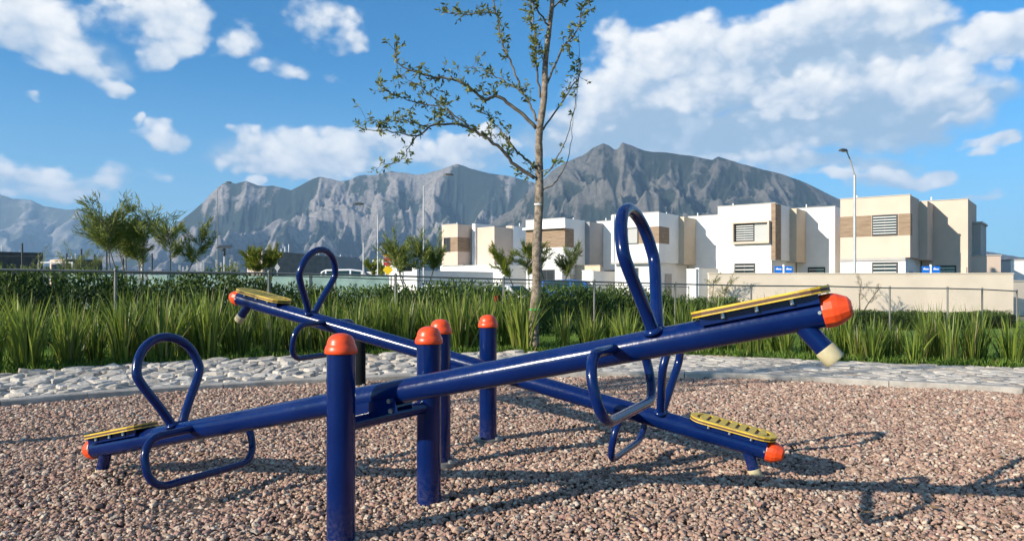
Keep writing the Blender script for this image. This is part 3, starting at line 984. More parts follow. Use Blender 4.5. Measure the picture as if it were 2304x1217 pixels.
def seesaw(label, pivot, ang, tilt, half, posts, toff):
    root = thing('seesaw', label, 'seesaw', (0, 0, 0), 0, 'seesaws on the gravel')
    px_, py_, pz_ = pivot
    # posts and axle are built in world coordinates
    tops = []
    for (x, y) in posts:
        p = MB().cyl((x, y, -0.25), (x, y, 0.775), 0.057, n=32).build('post', M['blue'], root, auto=True)
        MB().lathe([(0.063, 0.752), (0.0655, 0.755), (0.0655, 0.768), (0.0625, 0.778), (0.0585, 0.786)] + [(0.0565 * math.cos(R(a)) ** 0.75, 0.788 + 0.046 * math.sin(R(a))) for a in range(0, 90, 12)] + [(0.008, 0.834)], (x, y, 0), n=28).build('post_cap', M['orange'], p, sm=True)
        fz = 0.022 if y > 4 else -0.03
        MB().cyl((x, y, fz - 0.02), (x, y, fz + 0.012), 0.10, n=28).build('base_flange', M['galv'], p, auto=True)
        for k in range(4):
            a = R(45 + 90 * k)
            MB().cyl((x + 0.080 * math.cos(a), y + 0.080 * math.sin(a), fz + 0.01), (x + 0.080 * math.cos(a), y + 0.080 * math.sin(a), fz + 0.028), 0.011, n=6).build('anchor_bolt', M['steel'], p)
        tops.append(Vector((x, y, 0)))
    A, B = tops
    d = (B - A).normalized()
    az = pz_ - 0.085
    ax = MB().cyl(A + Vector((0, 0, az)), B + Vector((0, 0, az)), 0.030, n=20).build('axle', M['blue'], root, auto=True)
    # beam local frame: x along (towards the right-hand end), y lateral (away), z up
    e1 = Vector((math.cos(ang) * math.cos(tilt), math.sin(ang) * math.cos(tilt), math.sin(tilt)))
    e2 = Vector((-math.sin(ang), math.cos(ang), 0))
    e3 = e1.cross(e2)
    mw = Matrix(((e1.x, e2.x, e3.x, px_), (e1.y, e2.y, e3.y, py_), (e1.z, e2.z, e3.z, pz_), (0, 0, 0, 1)))
    def put(o):
        if o.parent == root:
            o.matrix_local = mw
        return o
    b = put(MB().cyl((-half, 0, 0), (half, 0, 0), BEAM_R, n=40).build('beam', M['blue'], root, auto=True))
    # clamp bracket that ties beam to axle
    br = MB()
    br.box((toff - 0.13, -0.0585, -0.082), (toff + 0.13, -0.0525, -0.018))
    br.box((toff - 0.13, 0.0525, -0.082), (toff + 0.13, 0.0585, -0.018))
    br.box((toff - 0.13, -0.052, -0.062), (toff + 0.13, 0.052, -0.053))
    bro = put(br.build('axle_bracket', M['blue'], root))
    for x in (-0.105, 0.105):
        for zz in (-0.030, -0.070):
            MB().cyl((toff + x, -0.070, zz), (toff + x, -0.056, zz), 0.010, n=6).build('bolt', M['steel'], bro)
    for s in (-1, 1):
        # end cap
        cp = MB().lathe(faceted_profile(BEAM_R, 0.058), (s * half, 0, 0), (s, 0, 0), n=14)
        put(cp.build('end_cap', M['orange'], root))
        # seat on a wedge bracket
        t0 = toff * 0.3 + s * (half - 0.232)
        zseat = BEAM_R + 0.008
        seat = put(build_seat(root, t0, s, zseat))
        sb = MB()
        sb.box((t0 - 0.19, -0.062, BEAM_R - 0.022), (t0 + 0.19, -0.055, zseat - 0.0005))
        sb.box((t0 - 0.19, 0.055, BEAM_R - 0.022), (t0 + 0.19, 0.062, zseat - 0.0005))
        sb.box((t0 - 0.19, -0.055, BEAM_R + 0.003), (t0 + 0.19, 0.055, zseat - 0.0005))
        put(sb.build('seat_bracket', M['blue'], root))
        for x in (-0.11, 0.0, 0.11):
            put(MB().cyl((t0 + x, -0.070, zseat - 0.018), (t0 + x, -0.070, zseat - 0.0005), 0.0075, n=8).build('seat_bolt', M['steel'], root))
        # hand loop, a teardrop across the beam
        th = toff + s * 1.25
        cz, rr = 0.305, 0.182
        loop = [(-0.030, 0.035), (-0.052, 0.085), (-0.10, 0.165), (-0.150, 0.24)]
        arc = [(-rr * math.cos(R(a)), cz + rr * math.sin(R(a))) for a in range(0, 181, 15)]
        loop = loop + arc + [(-x, z) for x, z in reversed(loop)]
        pts = spline([(th, y, z) for y, z in loop], 3)
        put(MB().tube(pts, 0.0225, 14).build('hand_loop', M['blue'], root, sm=True))
        wl = MB()
        for y in (-0.03, 0.03):
            wl.lathe([(0.036, -0.004), (0.034, 0.006), (0.026, 0.016)], (th, y, 0.040), (0, y * 8, 1), n=14)
        put(wl.build('weld_collar', M['blue'], root, sm=True))
        # foot loop below the beam
        tf = toff + s * 1.10
        rt = [(tf, y, z) for y, z in racetrack(0.315, -0.222, 0.008, 0.098, 6)]
        put(MB().tube(rt, 0.0185, 12, closed=True).build('foot_loop', M['blue'], root, sm=True))
        # bumper leg with rubber foot
        tb = s * 1.765
        dv = Vector((s * math.sin(R(29)), 0, -math.cos(R(29))))
        p0 = Vector((tb, 0, 0)) + dv * 0.02
        lg = put(MB().cyl(p0, p0 + dv * 0.115, 0.031, n=20).build('bumper_leg', M['blue'], root, auto=True))
        MB().lathe([(0.0325, 0.0), (0.034, 0.004), (0.034, 0.045), (0.030, 0.052)], p0 + dv * 0.113, dv, n=20).build('rubber_foot', M['rubber'], lg, auto=True)
        put(MB().cyl((s * (half - 0.035), -BEAM_R - 0.004, 0), (s * (half - 0.035), -BEAM_R + 0.003, 0), 0.006, n=8).build('cap_screw', M['steel'], root))
    return root


seesaw('blue tubular seesaw nearest the camera, its right end raised high', (-0.62, 3.18, 0.545), R(-26.5), R(12.4), 1.88, [(-0.690, 2.985), (-0.391, 3.48)], 0.05)
seesaw('blue tubular seesaw further back, its left end raised', (-0.335, 4.62, 0.55), R(-25.5), R(-11.6), 1.90, [(-0.405, 4.19), (-0.156, 4.81)], 0.05)

op = thing('round_post', 'short dark olive post at the gravel edge behind the front seesaw post', 'post', (-1.53, 7.45, 0))
MB().cyl((0, 0, -0.1), (0, 0, 0.50), 0.055, n=20).build('shaft', M['olive'], op, auto=True)
MB().lathe([(0.058, 0.49), (0.058, 0.505), (0.045, 0.525), (0.012, 0.532)], n=20).build('cap', M['olive'], op, sm=True)

# dry leaves lying on the gravel
lf = MB()
for k in range(90):
    y = random.uniform(2.9, 7.4); x = random.uniform(-0.72, 0.72) * y; a = random.uniform(0, 6.28); L = random.uniform(0.018, 0.04)
    z = 0.030 + random.uniform(0, 0.008)
    ca, sa = math.cos(a) * L, math.sin(a) * L
    lf.add([(x - ca, y - sa, z), (x - sa * 0.35, y + ca * 0.35, z + 0.006), (x + ca, y + sa, z + random.uniform(0, 0.012)), (x + sa * 0.35, y - ca * 0.35, z + 0.004)], [(0, 1, 2), (0, 2, 3)])
M['dryleaf'] = pmat('dry_leaf', (0.20, 0.12, 0.05), 0.8, 0, 0.5, 3.0)
lfo = lf.build('fallen_leaves', M['dryleaf'])
tag(lfo, 'scattered small dry leaves lying on the gravel', 'leaves', kind='stuff')
# ------------------------------------------------------------------ vegetation helpers
def leaf_mesh(name, P, D, N, L, Wd, rnd, mat, bend=0.15):
    """one folded rhombus (two triangles) per leaf: P base, D direction, N side-ish vector"""
    P = np.asarray(P, float); D = np.asarray(D, float); N = np.asarray(N, float)
    L = np.asarray(L, float)[:, None]; Wd = np.asarray(Wd, float)[:, None]
    D = D / np.linalg.norm(D, axis=1, keepdims=True)
    S = np.cross(D, N); S /= np.maximum(np.linalg.norm(S, axis=1, keepdims=True), 1e-6)
    Nn = np.cross(S, D)
    mid = P + D * L * 0.5 + Nn * L * bend
    V = np.stack([P, mid + S * Wd * 0.5, P + D * L, mid - S * Wd * 0.5], 1).reshape(-1, 3)
    i = np.arange(len(P)) * 4
    F = np.concatenate([np.stack([i, i + 1, i + 2], -1), np.stack([i, i + 2, i + 3], -1)])
    me = np_mesh(name, V, F)
    a = me.attributes.new('rnd', 'FLOAT', 'POINT'); a.data.foreach_set('value', np.repeat(np.asarray(rnd, np.float32), 4))
    me.materials.append(mat)
    return me


def rvec(n):
    v = rng.normal(size=(n, 3))
    return v / np.linalg.norm(v, axis=1, keepdims=True)


# ------------------------------------------------------------------ the young tree in front
TD = 11.55
tree = thing('oak_tree', 'young slim tree with sparse olive leaves standing behind the seesaws', 'tree', (px(1203, 640, TD).x, TD, 0))
tO = Vector((px(1203, 640, TD).x, TD, 0))


def tp(x, y, off=0.0):
    p = px(x, y, TD + off)
    return p - tO


tk = [(1203, 800, 27), (1202, 780, 26), (1203, 720, 25), (1206, 640, 24), (1209, 560, 23), (1212, 460, 21), (1213, 380, 19.5), (1215, 300, 18), (1222, 220, 16), (1229, 140, 14), (1236, 60, 12), (1241, 0, 10.5), (1247, -80, 8.5), (1250, -170, 6.5), (1257, -270, 3)]
pts = spline([tp(x + 2.2 * math.sin(y * 0.031 + 1), y, 0.06 * math.sin(y * 0.02)) for x, y, _ in tk], 4)
sr = TD and 1664 / TD
rad = np.interp(np.linspace(0, len(tk) - 1, len(pts)), range(len(tk)), [q[2] * 0.90 / 2 / sr for q in tk])
rad = [r * (1 + 0.06 * random.uniform(-1, 1)) for r in rad]
trunk = MB().tube(pts, rad, 14).build('trunk', M['bark'], tree, sm=True)
def band_ring(y0, y1, r, name, mat, xoff=0):
    a = tp(*y0); b = tp(*y1)
    MB().cyl(a, b, r, n=16).build(name, mat, trunk, auto=True)
band_ring((1211.3, 462), (1211.5, 459), 19.3 / 2 / sr, 'white_tie', M['whitepaint'])
band_ring((1203.2, 698), (1203.4, 694.5), 23.2 / 2 / sr, 'green_tape', M['greentape'])
BR = [  # (points, end depth offset, start radius px, leafiness)
    ([(1204, 402), (1159, 371), (1127, 335), (1080, 302), (1032, 280), (977, 282), (938, 306), (883, 296), (831, 292)], -0.9, 6, 1.2),
    ([(938, 306), (918, 339), (906, 359), (859, 373)], -0.9, 2, 0.8),
    ([(1206, 379), (1167, 343), (1131, 300), (1096, 260), (1072, 249)], 0.5, 4, 1.2),
    ([(1208, 288), (1159, 245), (1119, 217), (1092, 223), (1056, 197), (1025, 181), (977, 174), (930, 162), (894, 142), (888, 95)], -0.5, 6, 1.2),
    ([(1032, 280), (1001, 240), (946, 197), (898, 166)], -0.2, 2.5, 1.3),
    ([(1056, 285), (1001, 245), (930, 229), (879, 209), (845, 190)], -0.8, 2.5, 1.3),
    ([(969, 290), (910, 272), (859, 272), (822, 268)], -1.0, 2, 1.3),
    ([(1208, 272), (1194, 237), (1175, 209), (1135, 185), (1088, 158), (1052, 150)], 0.6, 4, 1.2),
    ([(1177, 212), (1151, 146), (1135, 107), (1123, 67), (1115, 32), (1056, 32), (993, 30)], 0.7, 3.5, 1.4),
    ([(1115, 32), (1108, 0), (1080, -30), (1040, -60)], 0.9, 2.5, 1.3),
    ([(1216, 221), (1208, 158), (1204, 79), (1198, 24), (1195, -60)], -0.3, 3.5, 1.6),
    ([(1222, 292), (1261, 237), (1289, 193), (1305, 166), (1297, 130)], 0.3, 3, 0.6),
    ([(1230, 189), (1265, 110), (1297, 71), (1309, 24), (1332, -12)], -0.4, 3.5, 1.5),
    ([(1224, 398), (1253, 359), (1277, 304), (1293, 237), (1303, 166), (1303, 79)], 0.3, 2.2, 0.25),
    ([(1222, 430), (1253, 406), (1277, 359), (1289, 276), (1300, 215)], 0.5, 2.2, 0.2),
    ([(1216, 385), (1240, 380), (1262, 365)], -0.3, 2.0, 0.3),
    ([(1234, 60), (1200, 10), (1170, -40), (1130, -90)], -0.6, 3, 1.3),
    ([(1238, 30), (1275, -20), (1310, -80)], 0.5, 3, 1.3),
    ([(1246, -80), (1215, -140), (1190, -200)], 0.4, 2.5, 1.4),
    ([(1249, -130), (1280, -190), (1300, -240)], -0.4, 2.5, 1.4),
    ([(1209, 400), (1195, 388), (1183, 402)], 0.1, 1.5, 2.0),
    ([(1228, 150), (1218, 120), (1212, 95)], -0.2, 1.5, 2.0),
]
LP, LD, LL = [], [], []
bmb = MB(); tw = MB()
for ptsb, off, r0, leafy in BR:
    n = len(ptsb)
    off0 = 0.0 if abs(ptsb[0][0] - 1215) < 35 else off * 0.6
    P3 = spline([tp(x, y, off0 + (off - off0) * (i / (n - 1))) for i, (x, y) in enumerate(ptsb)], 5)
    P3 = [p + Vector(rng.normal(0, 0.008, 3)) for p in P3]
    rr = [max(0.0035, r0 / sr * (1 - 0.82 * i / (len(P3) - 1)) * 0.75) for i in range(len(P3))]
    bmb.tube(P3, rr, 7)
    for i in range(len(P3) - 1):
        f = i / (len(P3) - 1)
        if f < 0.18: continue
        seg = P3[i + 1] - P3[i]
        nt = max(1, int(seg.length / 0.055 * leafy + random.random() - 0.2)) if leafy > 0.5 else (1 if random.random() < leafy else 0)
        for _ in range(nt):
            b0 = P3[i] + seg * random.random()
            d = (seg.normalized() * 0.5 + Vector(rvec(1)[0]) * 0.9 + Vector((0, 0, 0.35))).normalized()
            ln = random.uniform(0.06, 0.30)
            e = b0 + d * ln
            tw.tube([b0, b0 + d * ln * 0.5 + Vector(rng.normal(0, 0.012, 3)), e], [0.0032, 0.0026, 0.0018], 4)
            k = random.randint(6, 11)
            for j in range(k):
                q = b0 + (e - b0) * random.uniform(0.25, 1.0)
                LP.append(q); LD.append((d * 0.7 + Vector(rvec(1)[0])).normalized()); LL.append(random.uniform(0.045, 0.10))
bo = bmb.build('branches', M['thinbark'], trunk, sm=True)
two = tw.build('twigs', M['thinbark'], trunk)
two['kind'] = 'stuff'
n = len(LP)
cm = leaf_mesh('crown', LP, LD, rvec(n), LL, np.array(LL) * rng.uniform(0.32, 0.46, n), rng.uniform(0, 0.95, n), M['leaf_oak'])
link_mesh('crown', cm, None, tree)
# copy of the tree, added out of frame at left to cast shadow into view
t2 = copy_tree(tree)
t2.location = (-6.6, 2.7, 0); t2.rotation_euler = (0, 0, R(200)); t2.scale = (0.9, 0.9, 0.9)
t2['label'] = 'unseen copy of the young slim tree, added left of the play area to cast shadow'


# ------------------------------------------------------------------ strap-leaved clumps, grass, hedge
def strap_mesh(seed, nb, hgt, spread):
    r = np.random.default_rng(seed)
    V = []; F = []; rn = []
    segs = 5
    for k in range(nb):
        a = r.uniform(0, 2 * math.pi); rb = r.uniform(0, 0.13) ; h = hgt * r.uniform(0.55, 1.08)
        lean = abs(r.normal(0, spread)) * 0.6 + 0.03; az = a + r.normal(0, 0.5)
        wd = r.uniform(0.012, 0.028)
        curl = r.uniform(0.0, 0.16) * (5.0 if r.random() < 0.10 else 1)
        b0 = np.array([rb * math.cos(a), rb * math.sin(a), -0.02])
        d = np.array([math.cos(az), math.sin(az)])
        sd_ = np.array([-math.sin(az + r.normal(0, 0.8)), math.cos(az + r.normal(0, 0.8)), 0])
        base = len(V)
        p = b0.copy(); ang = lean * 0.35
        for j in range(segs + 1):
            t = j / segs
            ww = wd * (0.75 + 0.5 * t) * (1 - max(0, t - 0.55) / 0.46) if t < 1 else 0.001
            V.append(p - sd_ * ww / 2); V.append(p + sd_ * ww / 2)
            ang += (lean * 0.45 + curl * t * 1.6) / segs * 1.6
            st = h / segs
            p = p + np.array([d[0] * math.sin(ang) * st, d[1] * math.sin(ang) * st, math.cos(ang) * st])
        for j in range(segs):
            F.append((base + 2 * j, base + 2 * j + 1, base + 2 * j + 3, base + 2 * j + 2))
        q = r.random() * 0.92 if r.random() > 0.09 else 1.0
        rn += [q] * (2 * segs + 2)
    me = np_mesh('strap_leaves', V, F)
    at = me.attributes.new('rnd', 'FLOAT', 'POINT'); at.data.foreach_set('value', np.array(rn, np.float32))
    me.materials.append(M['leaf_strap'])
    me.polygons.foreach_set('use_smooth', np.ones(len(me.polygons), bool))
    return me


straps = [strap_mesh(50 + k, 70, 1.0, 0.30 + 0.05 * (k % 3)) for k in range(7)]


def edge_pt(sv):
    sv = min(max(sv, 0), NK - 1.001); i = int(sv); t = sv - i
    return GEDGE[i].lerp(GEDGE[i + 1], t)


nclump = 0
for row, (dist, step) in enumerate(((0.34, 0.38), (0.80, 0.40), (1.30, 0.44), (1.82, 0.50), (2.4, 0.58))):
    sv = 7.0 + random.random()
    while sv < NK - 8:
        p = edge_pt(sv); q = edge_pt(sv + 0.5); t = (q - p).normalized(); nrm = Vector((-t.y, t.x, 0))
        c = p + nrm * (dist + random.uniform(-0.16, 0.16)) + t * random.uniform(-0.1, 0.1)
        sv += step * random.uniform(0.8, 1.3) / max(0.05, (edge_pt(sv + 1) - p).length)
        u = c.x / c.y
        if abs(u) > 0.78: continue
        if (c - tO).length < 0.25: continue
        skip = 0.0
        right = c.x > 0.55
        if right:
            skip = 0.36 + 0.10 * row if c.x < 2.6 else (0.04 if row < 2 else (0.40 if row == 2 else 0.82))
        if 0.5 < c.x < 1.15 and row < 4: skip = 0.8       # lawn shows just right of the trunk
        if row >= 3 and c.x > -1: skip = max(skip, 0.6)
        if random.random() < skip: continue
        h = random.uniform(0.68, 1.08) if not right else random.uniform(0.56, 0.92)
        if c.x > 4: h *= 0.92
        side = 'left of the tree trunk' if c.x < tO.x else 'right of the tree trunk'
        rowname = 'at the path edge' if row < 2 else 'set back towards the hedge'
        o = bpy.data.objects.new('strap_leaf_clump', straps[random.randrange(len(straps))])
        C.objects.link(o)
        o.location = (c.x, c.y, gz(c.x, c.y)); o.rotation_euler = (0, 0, random.uniform(0, 6.28))
        o.scale = (h * random.uniform(0.95, 1.25),) * 2 + (h,)
        tag(o, 'clump of tall green strap leaves %s, %s' % (rowname, side), 'plant', 'strap-leaved clumps %s, %s' % (rowname, side))
        nclump += 1


def grass_field():
    Ps, Ds, Ls = [], [], []
    xs = np.array([p.x for p in GEDGE]); ys = np.array([p.y for p in GEDGE])
    # short turf, denser along the edge of the path
    for (d0, d1, n, h0, h1) in ((-0.06, 0.45, 15000, 0.05, 0.17), (0.45, 3.2, 16000, 0.04, 0.11), (3.2, 9.0, 14000, 0.05, 0.12)):
        x = rng.uniform(-9.5, 10.5, n); y = np.interp(x, xs, ys) + rng.uniform(d0, d1, n)
        ok = np.abs(x / y) < 0.80
        x, y = x[ok], y[ok]; k = len(x)
        Ps.append(np.stack([x, y, ground_z(x, y) - 0.015], -1))
        d = rng.normal(size=(k, 3)) * 0.45; d[:, 2] = 1
        Ds.append(d); Ls.append(rng.uniform(h0, h1, k))
    P = np.concatenate(Ps); D = np.concatenate(Ds); L = np.concatenate(Ls)
    me = leaf_mesh('grass', P, D, rvec(len(P)), L, 0.006 + L * 0.05, rng.uniform(0, 1, len(P)) ** 1.1 * 0.99, M['grass'], 0.1)
    o = link_mesh('grass', me)
    tag(o, 'short green grass of the lawn behind the stone path', 'grass', kind='stuff')


grass_field()


# fence line (also places the hedge)
FPX = [(-560, 9.9, 593), (-163, 11.15, 604), (260, 12.4, 611), (605, 13.67, 615), (890, 14.93, 621), (1133, 16.2, 628), (1337, 17.46, 634), (1519, 18.73, 639), (1690, 20.0, 643), (1862, 21.2, 644), (2002, 22.0, 648), (2132, 22.4, 649), (2210, 23.4, 651), (2288, 24.3, 655)]
FP = [((x - 1152) / 1664.0 * Y, Y, EYE - (y - 640) / 1664.0 * Y) for x, Y, y in FPX]


def hedge_mesh(seed, L, Wd, H, n, ls):
    r = np.random.default_rng(seed)
    # leaves through the shell of a lumpy box
    x = r.uniform(-L / 2, L / 2, n); a = r.uniform(0, math.pi, n)
    rad = r.uniform(0.72, 1.05, n) * (0.86 + 0.3 * fbm(x * 1.8 + 20, a * 1.5 + seed, 3, seed))
    y = np.cos(a) * Wd / 2 * rad * 1.1; z = H * (0.30 + 0.70 * np.sin(a) ** 0.7) * rad
    low = r.random(n) < 0.40
    z = np.where(low, r.uniform(0.02, 0.8, n) * H, z); y = np.where(low, -Wd / 2 * r.uniform(0.5, 1.05, n), y)
    P = np.stack([x, y, z], -1)
    D = r.normal(size=(n, 3)) * 0.8; D[:, 1] -= 0.4; D[:, 2] += 0.7
    Nn = r.normal(size=(n, 3)); Nn[:, 2] += 0.8
    ll = r.uniform(0.6, 1.3, n) * ls
    return leaf_mesh('foliage', P, D, Nn, ll, ll * 0.42, r.uniform(0, 0.95, n), M['leaf_hedge'], 0.12)


def shrub_wood(L, Wd, H, seed):
    r = random.Random(seed); mb = MB()
    for k in range(8):
        x = r.uniform(-L * 0.4, L * 0.4)
        mb.tube([(x, r.uniform(-.1, .1), -0.05), (x + r.uniform(-.1, .1), r.uniform(-.1, .1), H * 0.4), (x + r.uniform(-.2, .2), r.uniform(-.2, .2), H * 0.75)], [0.014, 0.010, 0.006], 5)
    return mb.mesh('stems')


hm_ = [(hedge_mesh(70 + k, 1.5, 0.75, 0.86, 6500, 0.07), shrub_wood(1.4, 0.7, 1.0, k)) for k in range(4)]
for _, s_ in hm_:
    s_.materials.append(M['thinbark'])
hi = 0
for i in range(len(FP) - 1):
    a = Vector((FP[i][0], FP[i][1], 0)); b = Vector((FP[i + 1][0], FP[i + 1][1], 0))
    t = (b - a).normalized(); nrm = Vector((-t.y, t.x, 0))
    m_ = max(1, round((b - a).length / 1.25))
    for k in range(m_):
        c = a.lerp(b, (k + 0.5) / m_) + nrm * (0.55 + random.uniform(-0.08, 0.08))
        u = c.x / c.y
        if abs(u) > 0.80: continue
        tall = float(np.interp(u, [-0.7, -0.38, -0.2, 0.0, 0.15, 0.30, 0.42, 0.7], [1.38, 1.32, 1.18, 1.28, 1.20, 1.02, 0.66, 0.55])) * random.uniform(0.92, 1.06)
        where = 'tall part at left' if u < -0.36 else ('middle part near the trunk' if u < 0.30 else 'low part before beige wall')
        o = thing('hedge_shrub', 'dark green hedge shrub along the wire fence, ' + where, 'hedge', (c.x, c.y, gz(c.x, c.y)), math.atan2(t.y, t.x) + (math.pi if False else 0), 'hedge shrubs ' + where)
        fm, sm_ = hm_[hi % len(hm_)]; hi += 1
        for nm, me in (('foliage', fm), ('stems', sm_)):
            p = bpy.data.objects.new(nm, me); C.objects.link(p); p.parent = o; p.scale = (1.05, 1.0, tall)


# ------------------------------------------------------------------ feathery street trees
def feathery(name, label, base, height, width, lean, seed, leafm, nstem=3, dens=1.0, clear=0.33, group=None, ls=0.16):
    """multi-stemmed desert tree: bare forked stems, then sprays of thin leaflets fanning upwards"""
    r = random.Random(seed); nr = np.random.default_rng(seed)
    root = thing(name, label, 'tree', base, 0, group)
    mb = MB(); P = []; D = []
    for s in range(nstem):
        a = 2 * math.pi * (s + r.uniform(0, 0.6)) / nstem
        d = Vector((math.cos(a) * 0.30 + lean * 0.8, math.sin(a) * 0.25, 1))
        pts = [Vector((0.05 * math.cos(a), 0.05 * math.sin(a), -0.1))]
        for k in range(5):
            pts.append(pts[-1] + d.normalized() * height * 0.142 + Vector((r.uniform(-1, 1), r.uniform(-1, 1), 0)) * height * 0.012)
            d += Vector((r.uniform(-.16, .16) + lean * 0.12, r.uniform(-.16, .16), 0))
        mb.tube(spline(pts, 3), list(np.linspace(0.036, 0.011, 16)), 7)
        for b in range(int(12 * dens) + 4):
            f = clear + (1 - clear) * r.random() ** 0.8
            q = pts[min(int(f * 5), 4)].lerp(pts[min(int(f * 5) + 1, 5)], f * 5 % 1)
            a = r.uniform(0, 6.28); up = r.uniform(0.25, 1.6)
            e = Vector((math.cos(a) + lean * 2.0, math.sin(a), up)).normalized()
            ln = width * r.uniform(0.24, 0.56) * (1.15 if up > 0.9 else 1.0)
            bp = spline([q, q + e * ln * 0.5 + Vector((lean * 0.06, 0, 0.02)), q + e * ln + Vector((lean * 0.25, 0, ln * r.uniform(0.0, 0.25)))], 4)
            mb.tube(bp, list(np.linspace(0.010, 0.003, len(bp))), 4)
            for ki, pnt in enumerate(bp[1:]):
                for _ in range(int(13 * dens + r.random())):
                    P.append(pnt + Vector(nr.normal(0, 0.032 * width, 3)))
                    dd = e * 1.2 + Vector(nr.normal(0, 0.5, 3)); dd.z += r.uniform(-0.1, 0.5); dd.x += lean * 1.5
                    D.append(dd)
    mb.build('trunk', M['thinbark'], root, sm=True)
    n = len(P)
    L = nr.uniform(0.6, 1.6, n) * ls
    me = leaf_mesh('crown', P, D, nr.normal(size=(n, 3)), L, L * 0.06 + 0.004, nr.uniform(0, 0.98, n), leafm, 0.08)
    link_mesh('crown', me, None, root)
    return root


def base_at(x, Y):
    X = (x - 1152) / 1664.0 * Y
    return (X, Y, gz(X, Y))


feathery('feathery_tree', 'large windblown feathery tree with three forked stems on the far left', base_at(294, 27), 5.3, 2.2, -0.11, 1, M['leaf_palo'], 4, 0.82, 0.68, 'feathery street trees', 0.24)
feathery('feathery_tree', 'slim feathery tree second from the left', base_at(308, 28.5), 5.0, 1.4, 0.02, 2, M['leaf_palo'], 2, 0.9, 0.70, 'feathery street trees', 0.22)
feathery('feathery_tree', 'feathery tree third from the left before the mountain foot', base_at(380, 27.5), 4.9, 1.45, 0.0, 3, M['leaf_palo'], 3, 0.8, 0.68, 'feathery street trees', 0.22)
feathery('feathery_tree', 'small bright lime green tree before the grey gabled house', base_at(588, 36), 3.5, 1.05, 0.0, 4, M['leaf_lime'], 3, 1.1, 0.70, 'feathery street trees', 0.20)
feathery('feathery_tree', 'small thin lime tree beside the white pole', base_at(840, 44), 3.3, 0.9, -0.02, 5, M['leaf_lime'], 2, 0.9, 0.72, 'feathery street trees', 0.2)
feathery('feathery_tree', 'bushy green feathery tree before the leftmost beige house', base_at(938, 25), 3.8, 1.3, 0.0, 6, M['leaf_palo'], 4, 0.75, 0.75, 'feathery street trees', 0.18)
feathery('feathery_tree', 'feathery tree just left of the slim trunk by the houses', base_at(1183, 27), 3.8, 1.15, -0.08, 7, M['leaf_lime'], 2, 0.9, 0.68, 'feathery street trees', 0.18)
feathery('feathery_tree', 'feathery tree just right of the slim trunk by the houses', base_at(1236, 27.5), 3.9, 1.1, 0.03, 8, M['leaf_palo'], 2, 0.9, 0.68, 'feathery street trees', 0.18)
feathery('sapling', 'thin half bare sapling far left against the pale mountain', base_at(115, 34), 3.2, 1.5, 0.05, 9, M['leaf_palo'], 2, 0.28, 0.3, 'saplings', 0.14)
feathery('sapling', 'sparse leafy sapling left of the large windblown tree', base_at(183, 38), 3.0, 1.9, 0.0, 10, M['leaf_palo'], 3, 0.5, 0.3, 'saplings', 0.16)
feathery('sapling', 'small sapling beside the dark concrete house at the left edge', base_at(70, 42), 2.2, 1.4, 0.0, 11, M['leaf_palo'], 2, 0.35, 0.3, 'saplings', 0.14)
feathery('sapling', 'little sapling around the solar lamp pole', base_at(512, 40), 2.3, 1.2, 0.0, 12, M['leaf_palo'], 2, 0.45, 0.45, 'saplings', 0.14)
feathery('sapling', 'pale sparse sapling growing before the white house', base_at(1612, 33.5), 2.5, 1.0, 0.05, 13, M['leaf_palo'], 2, 0.35, 0.45, 'saplings', 0.12)
feathery('sapling', 'nearly bare sapling beside the tall lamp and the beige house', base_at(1935, 33), 2.4, 1.1, 0.12, 14, M['thinbark'], 2, 0.22, 0.4, 'saplings', 0.12)
# ------------------------------------------------------------------ chain-link fences
def wire_mesh(a, b, h0, za, zb, pitch=0.085, r=0.0007):
    """diamond wires between two posts"""
    L = (b - a).length
    V = []; F = []
    def wire(s0, t0, s1, t1, yo):
        p = a.lerp(b, s0 / L); q = a.lerp(b, s1 / L)
        zp = za + (zb - za) * s0 / L; zq = za + (zb - za) * s1 / L
        p = Vector((p.x, p.y, zp - h0 + t0)); q = Vector((q.x, q.y, zq - h0 + t1))
        d = (q - p).normalized(); e = Vector((0, 0, 1)).cross(d).normalized() * r; f = d.cross(e).normalized() * r
        n = len(V)
        for c in (p, q):
            V.extend([c + e, c - e * 0.5 + f * 0.87, c - e * 0.5 - f * 0.87])
        F.extend([(n, n + 1, n + 4, n + 3), (n + 1, n + 2, n + 5, n + 4), (n + 2, n, n + 3, n + 5)])
    s = -h0
    while s < L:
        s0, t0, s1, t1 = s, 0.0, s + h0, h0
        if s0 < 0: t0 = -s0; s0 = 0
        if s1 > L: t1 = h0 - (s1 - L); s1 = L
        if s1 > s0:
            wire(s0, t0, s1, t1, 0); wire(s0, h0 - t0, s1, h0 - t1, 0)
        s += pitch
    return np_mesh('wire_mesh', [tuple(v) for v in V], F)


def chain_fence(label, P, r_post, h_mesh, mesh=True):
    root = thing('chain_link_fence', label, 'fence')
    for i, (x, y, z) in enumerate(P):
        p = MB().cyl((x, y, gz(x, y) - 0.1), (x, y, z + 0.02), r_post, n=12).build('post', M['galv'], root, auto=True)
        MB().lathe([(r_post * 1.15, z + 0.005), (r_post * 1.15, z + 0.03), (r_post * 0.7, z + 0.055), (0.004, z + 0.062)], (x, y, 0), n=10).build('post_cap', M['galv'], p, sm=True)
        if i:
            a = Vector((P[i - 1][0], P[i - 1][1], P[i - 1][2])); b = Vector((x, y, z))
            MB().cyl(a, b, r_post * 0.72, n=10).build('top_rail', M['galv'], root, auto=True)
            if mesh:
                o = link_mesh('wire_mesh', wire_mesh(Vector((a.x, a.y, 0)), Vector((b.x, b.y, 0)), h_mesh, a.z, b.z), M['wire'], root)
                o['kind'] = 'stuff'
    return root


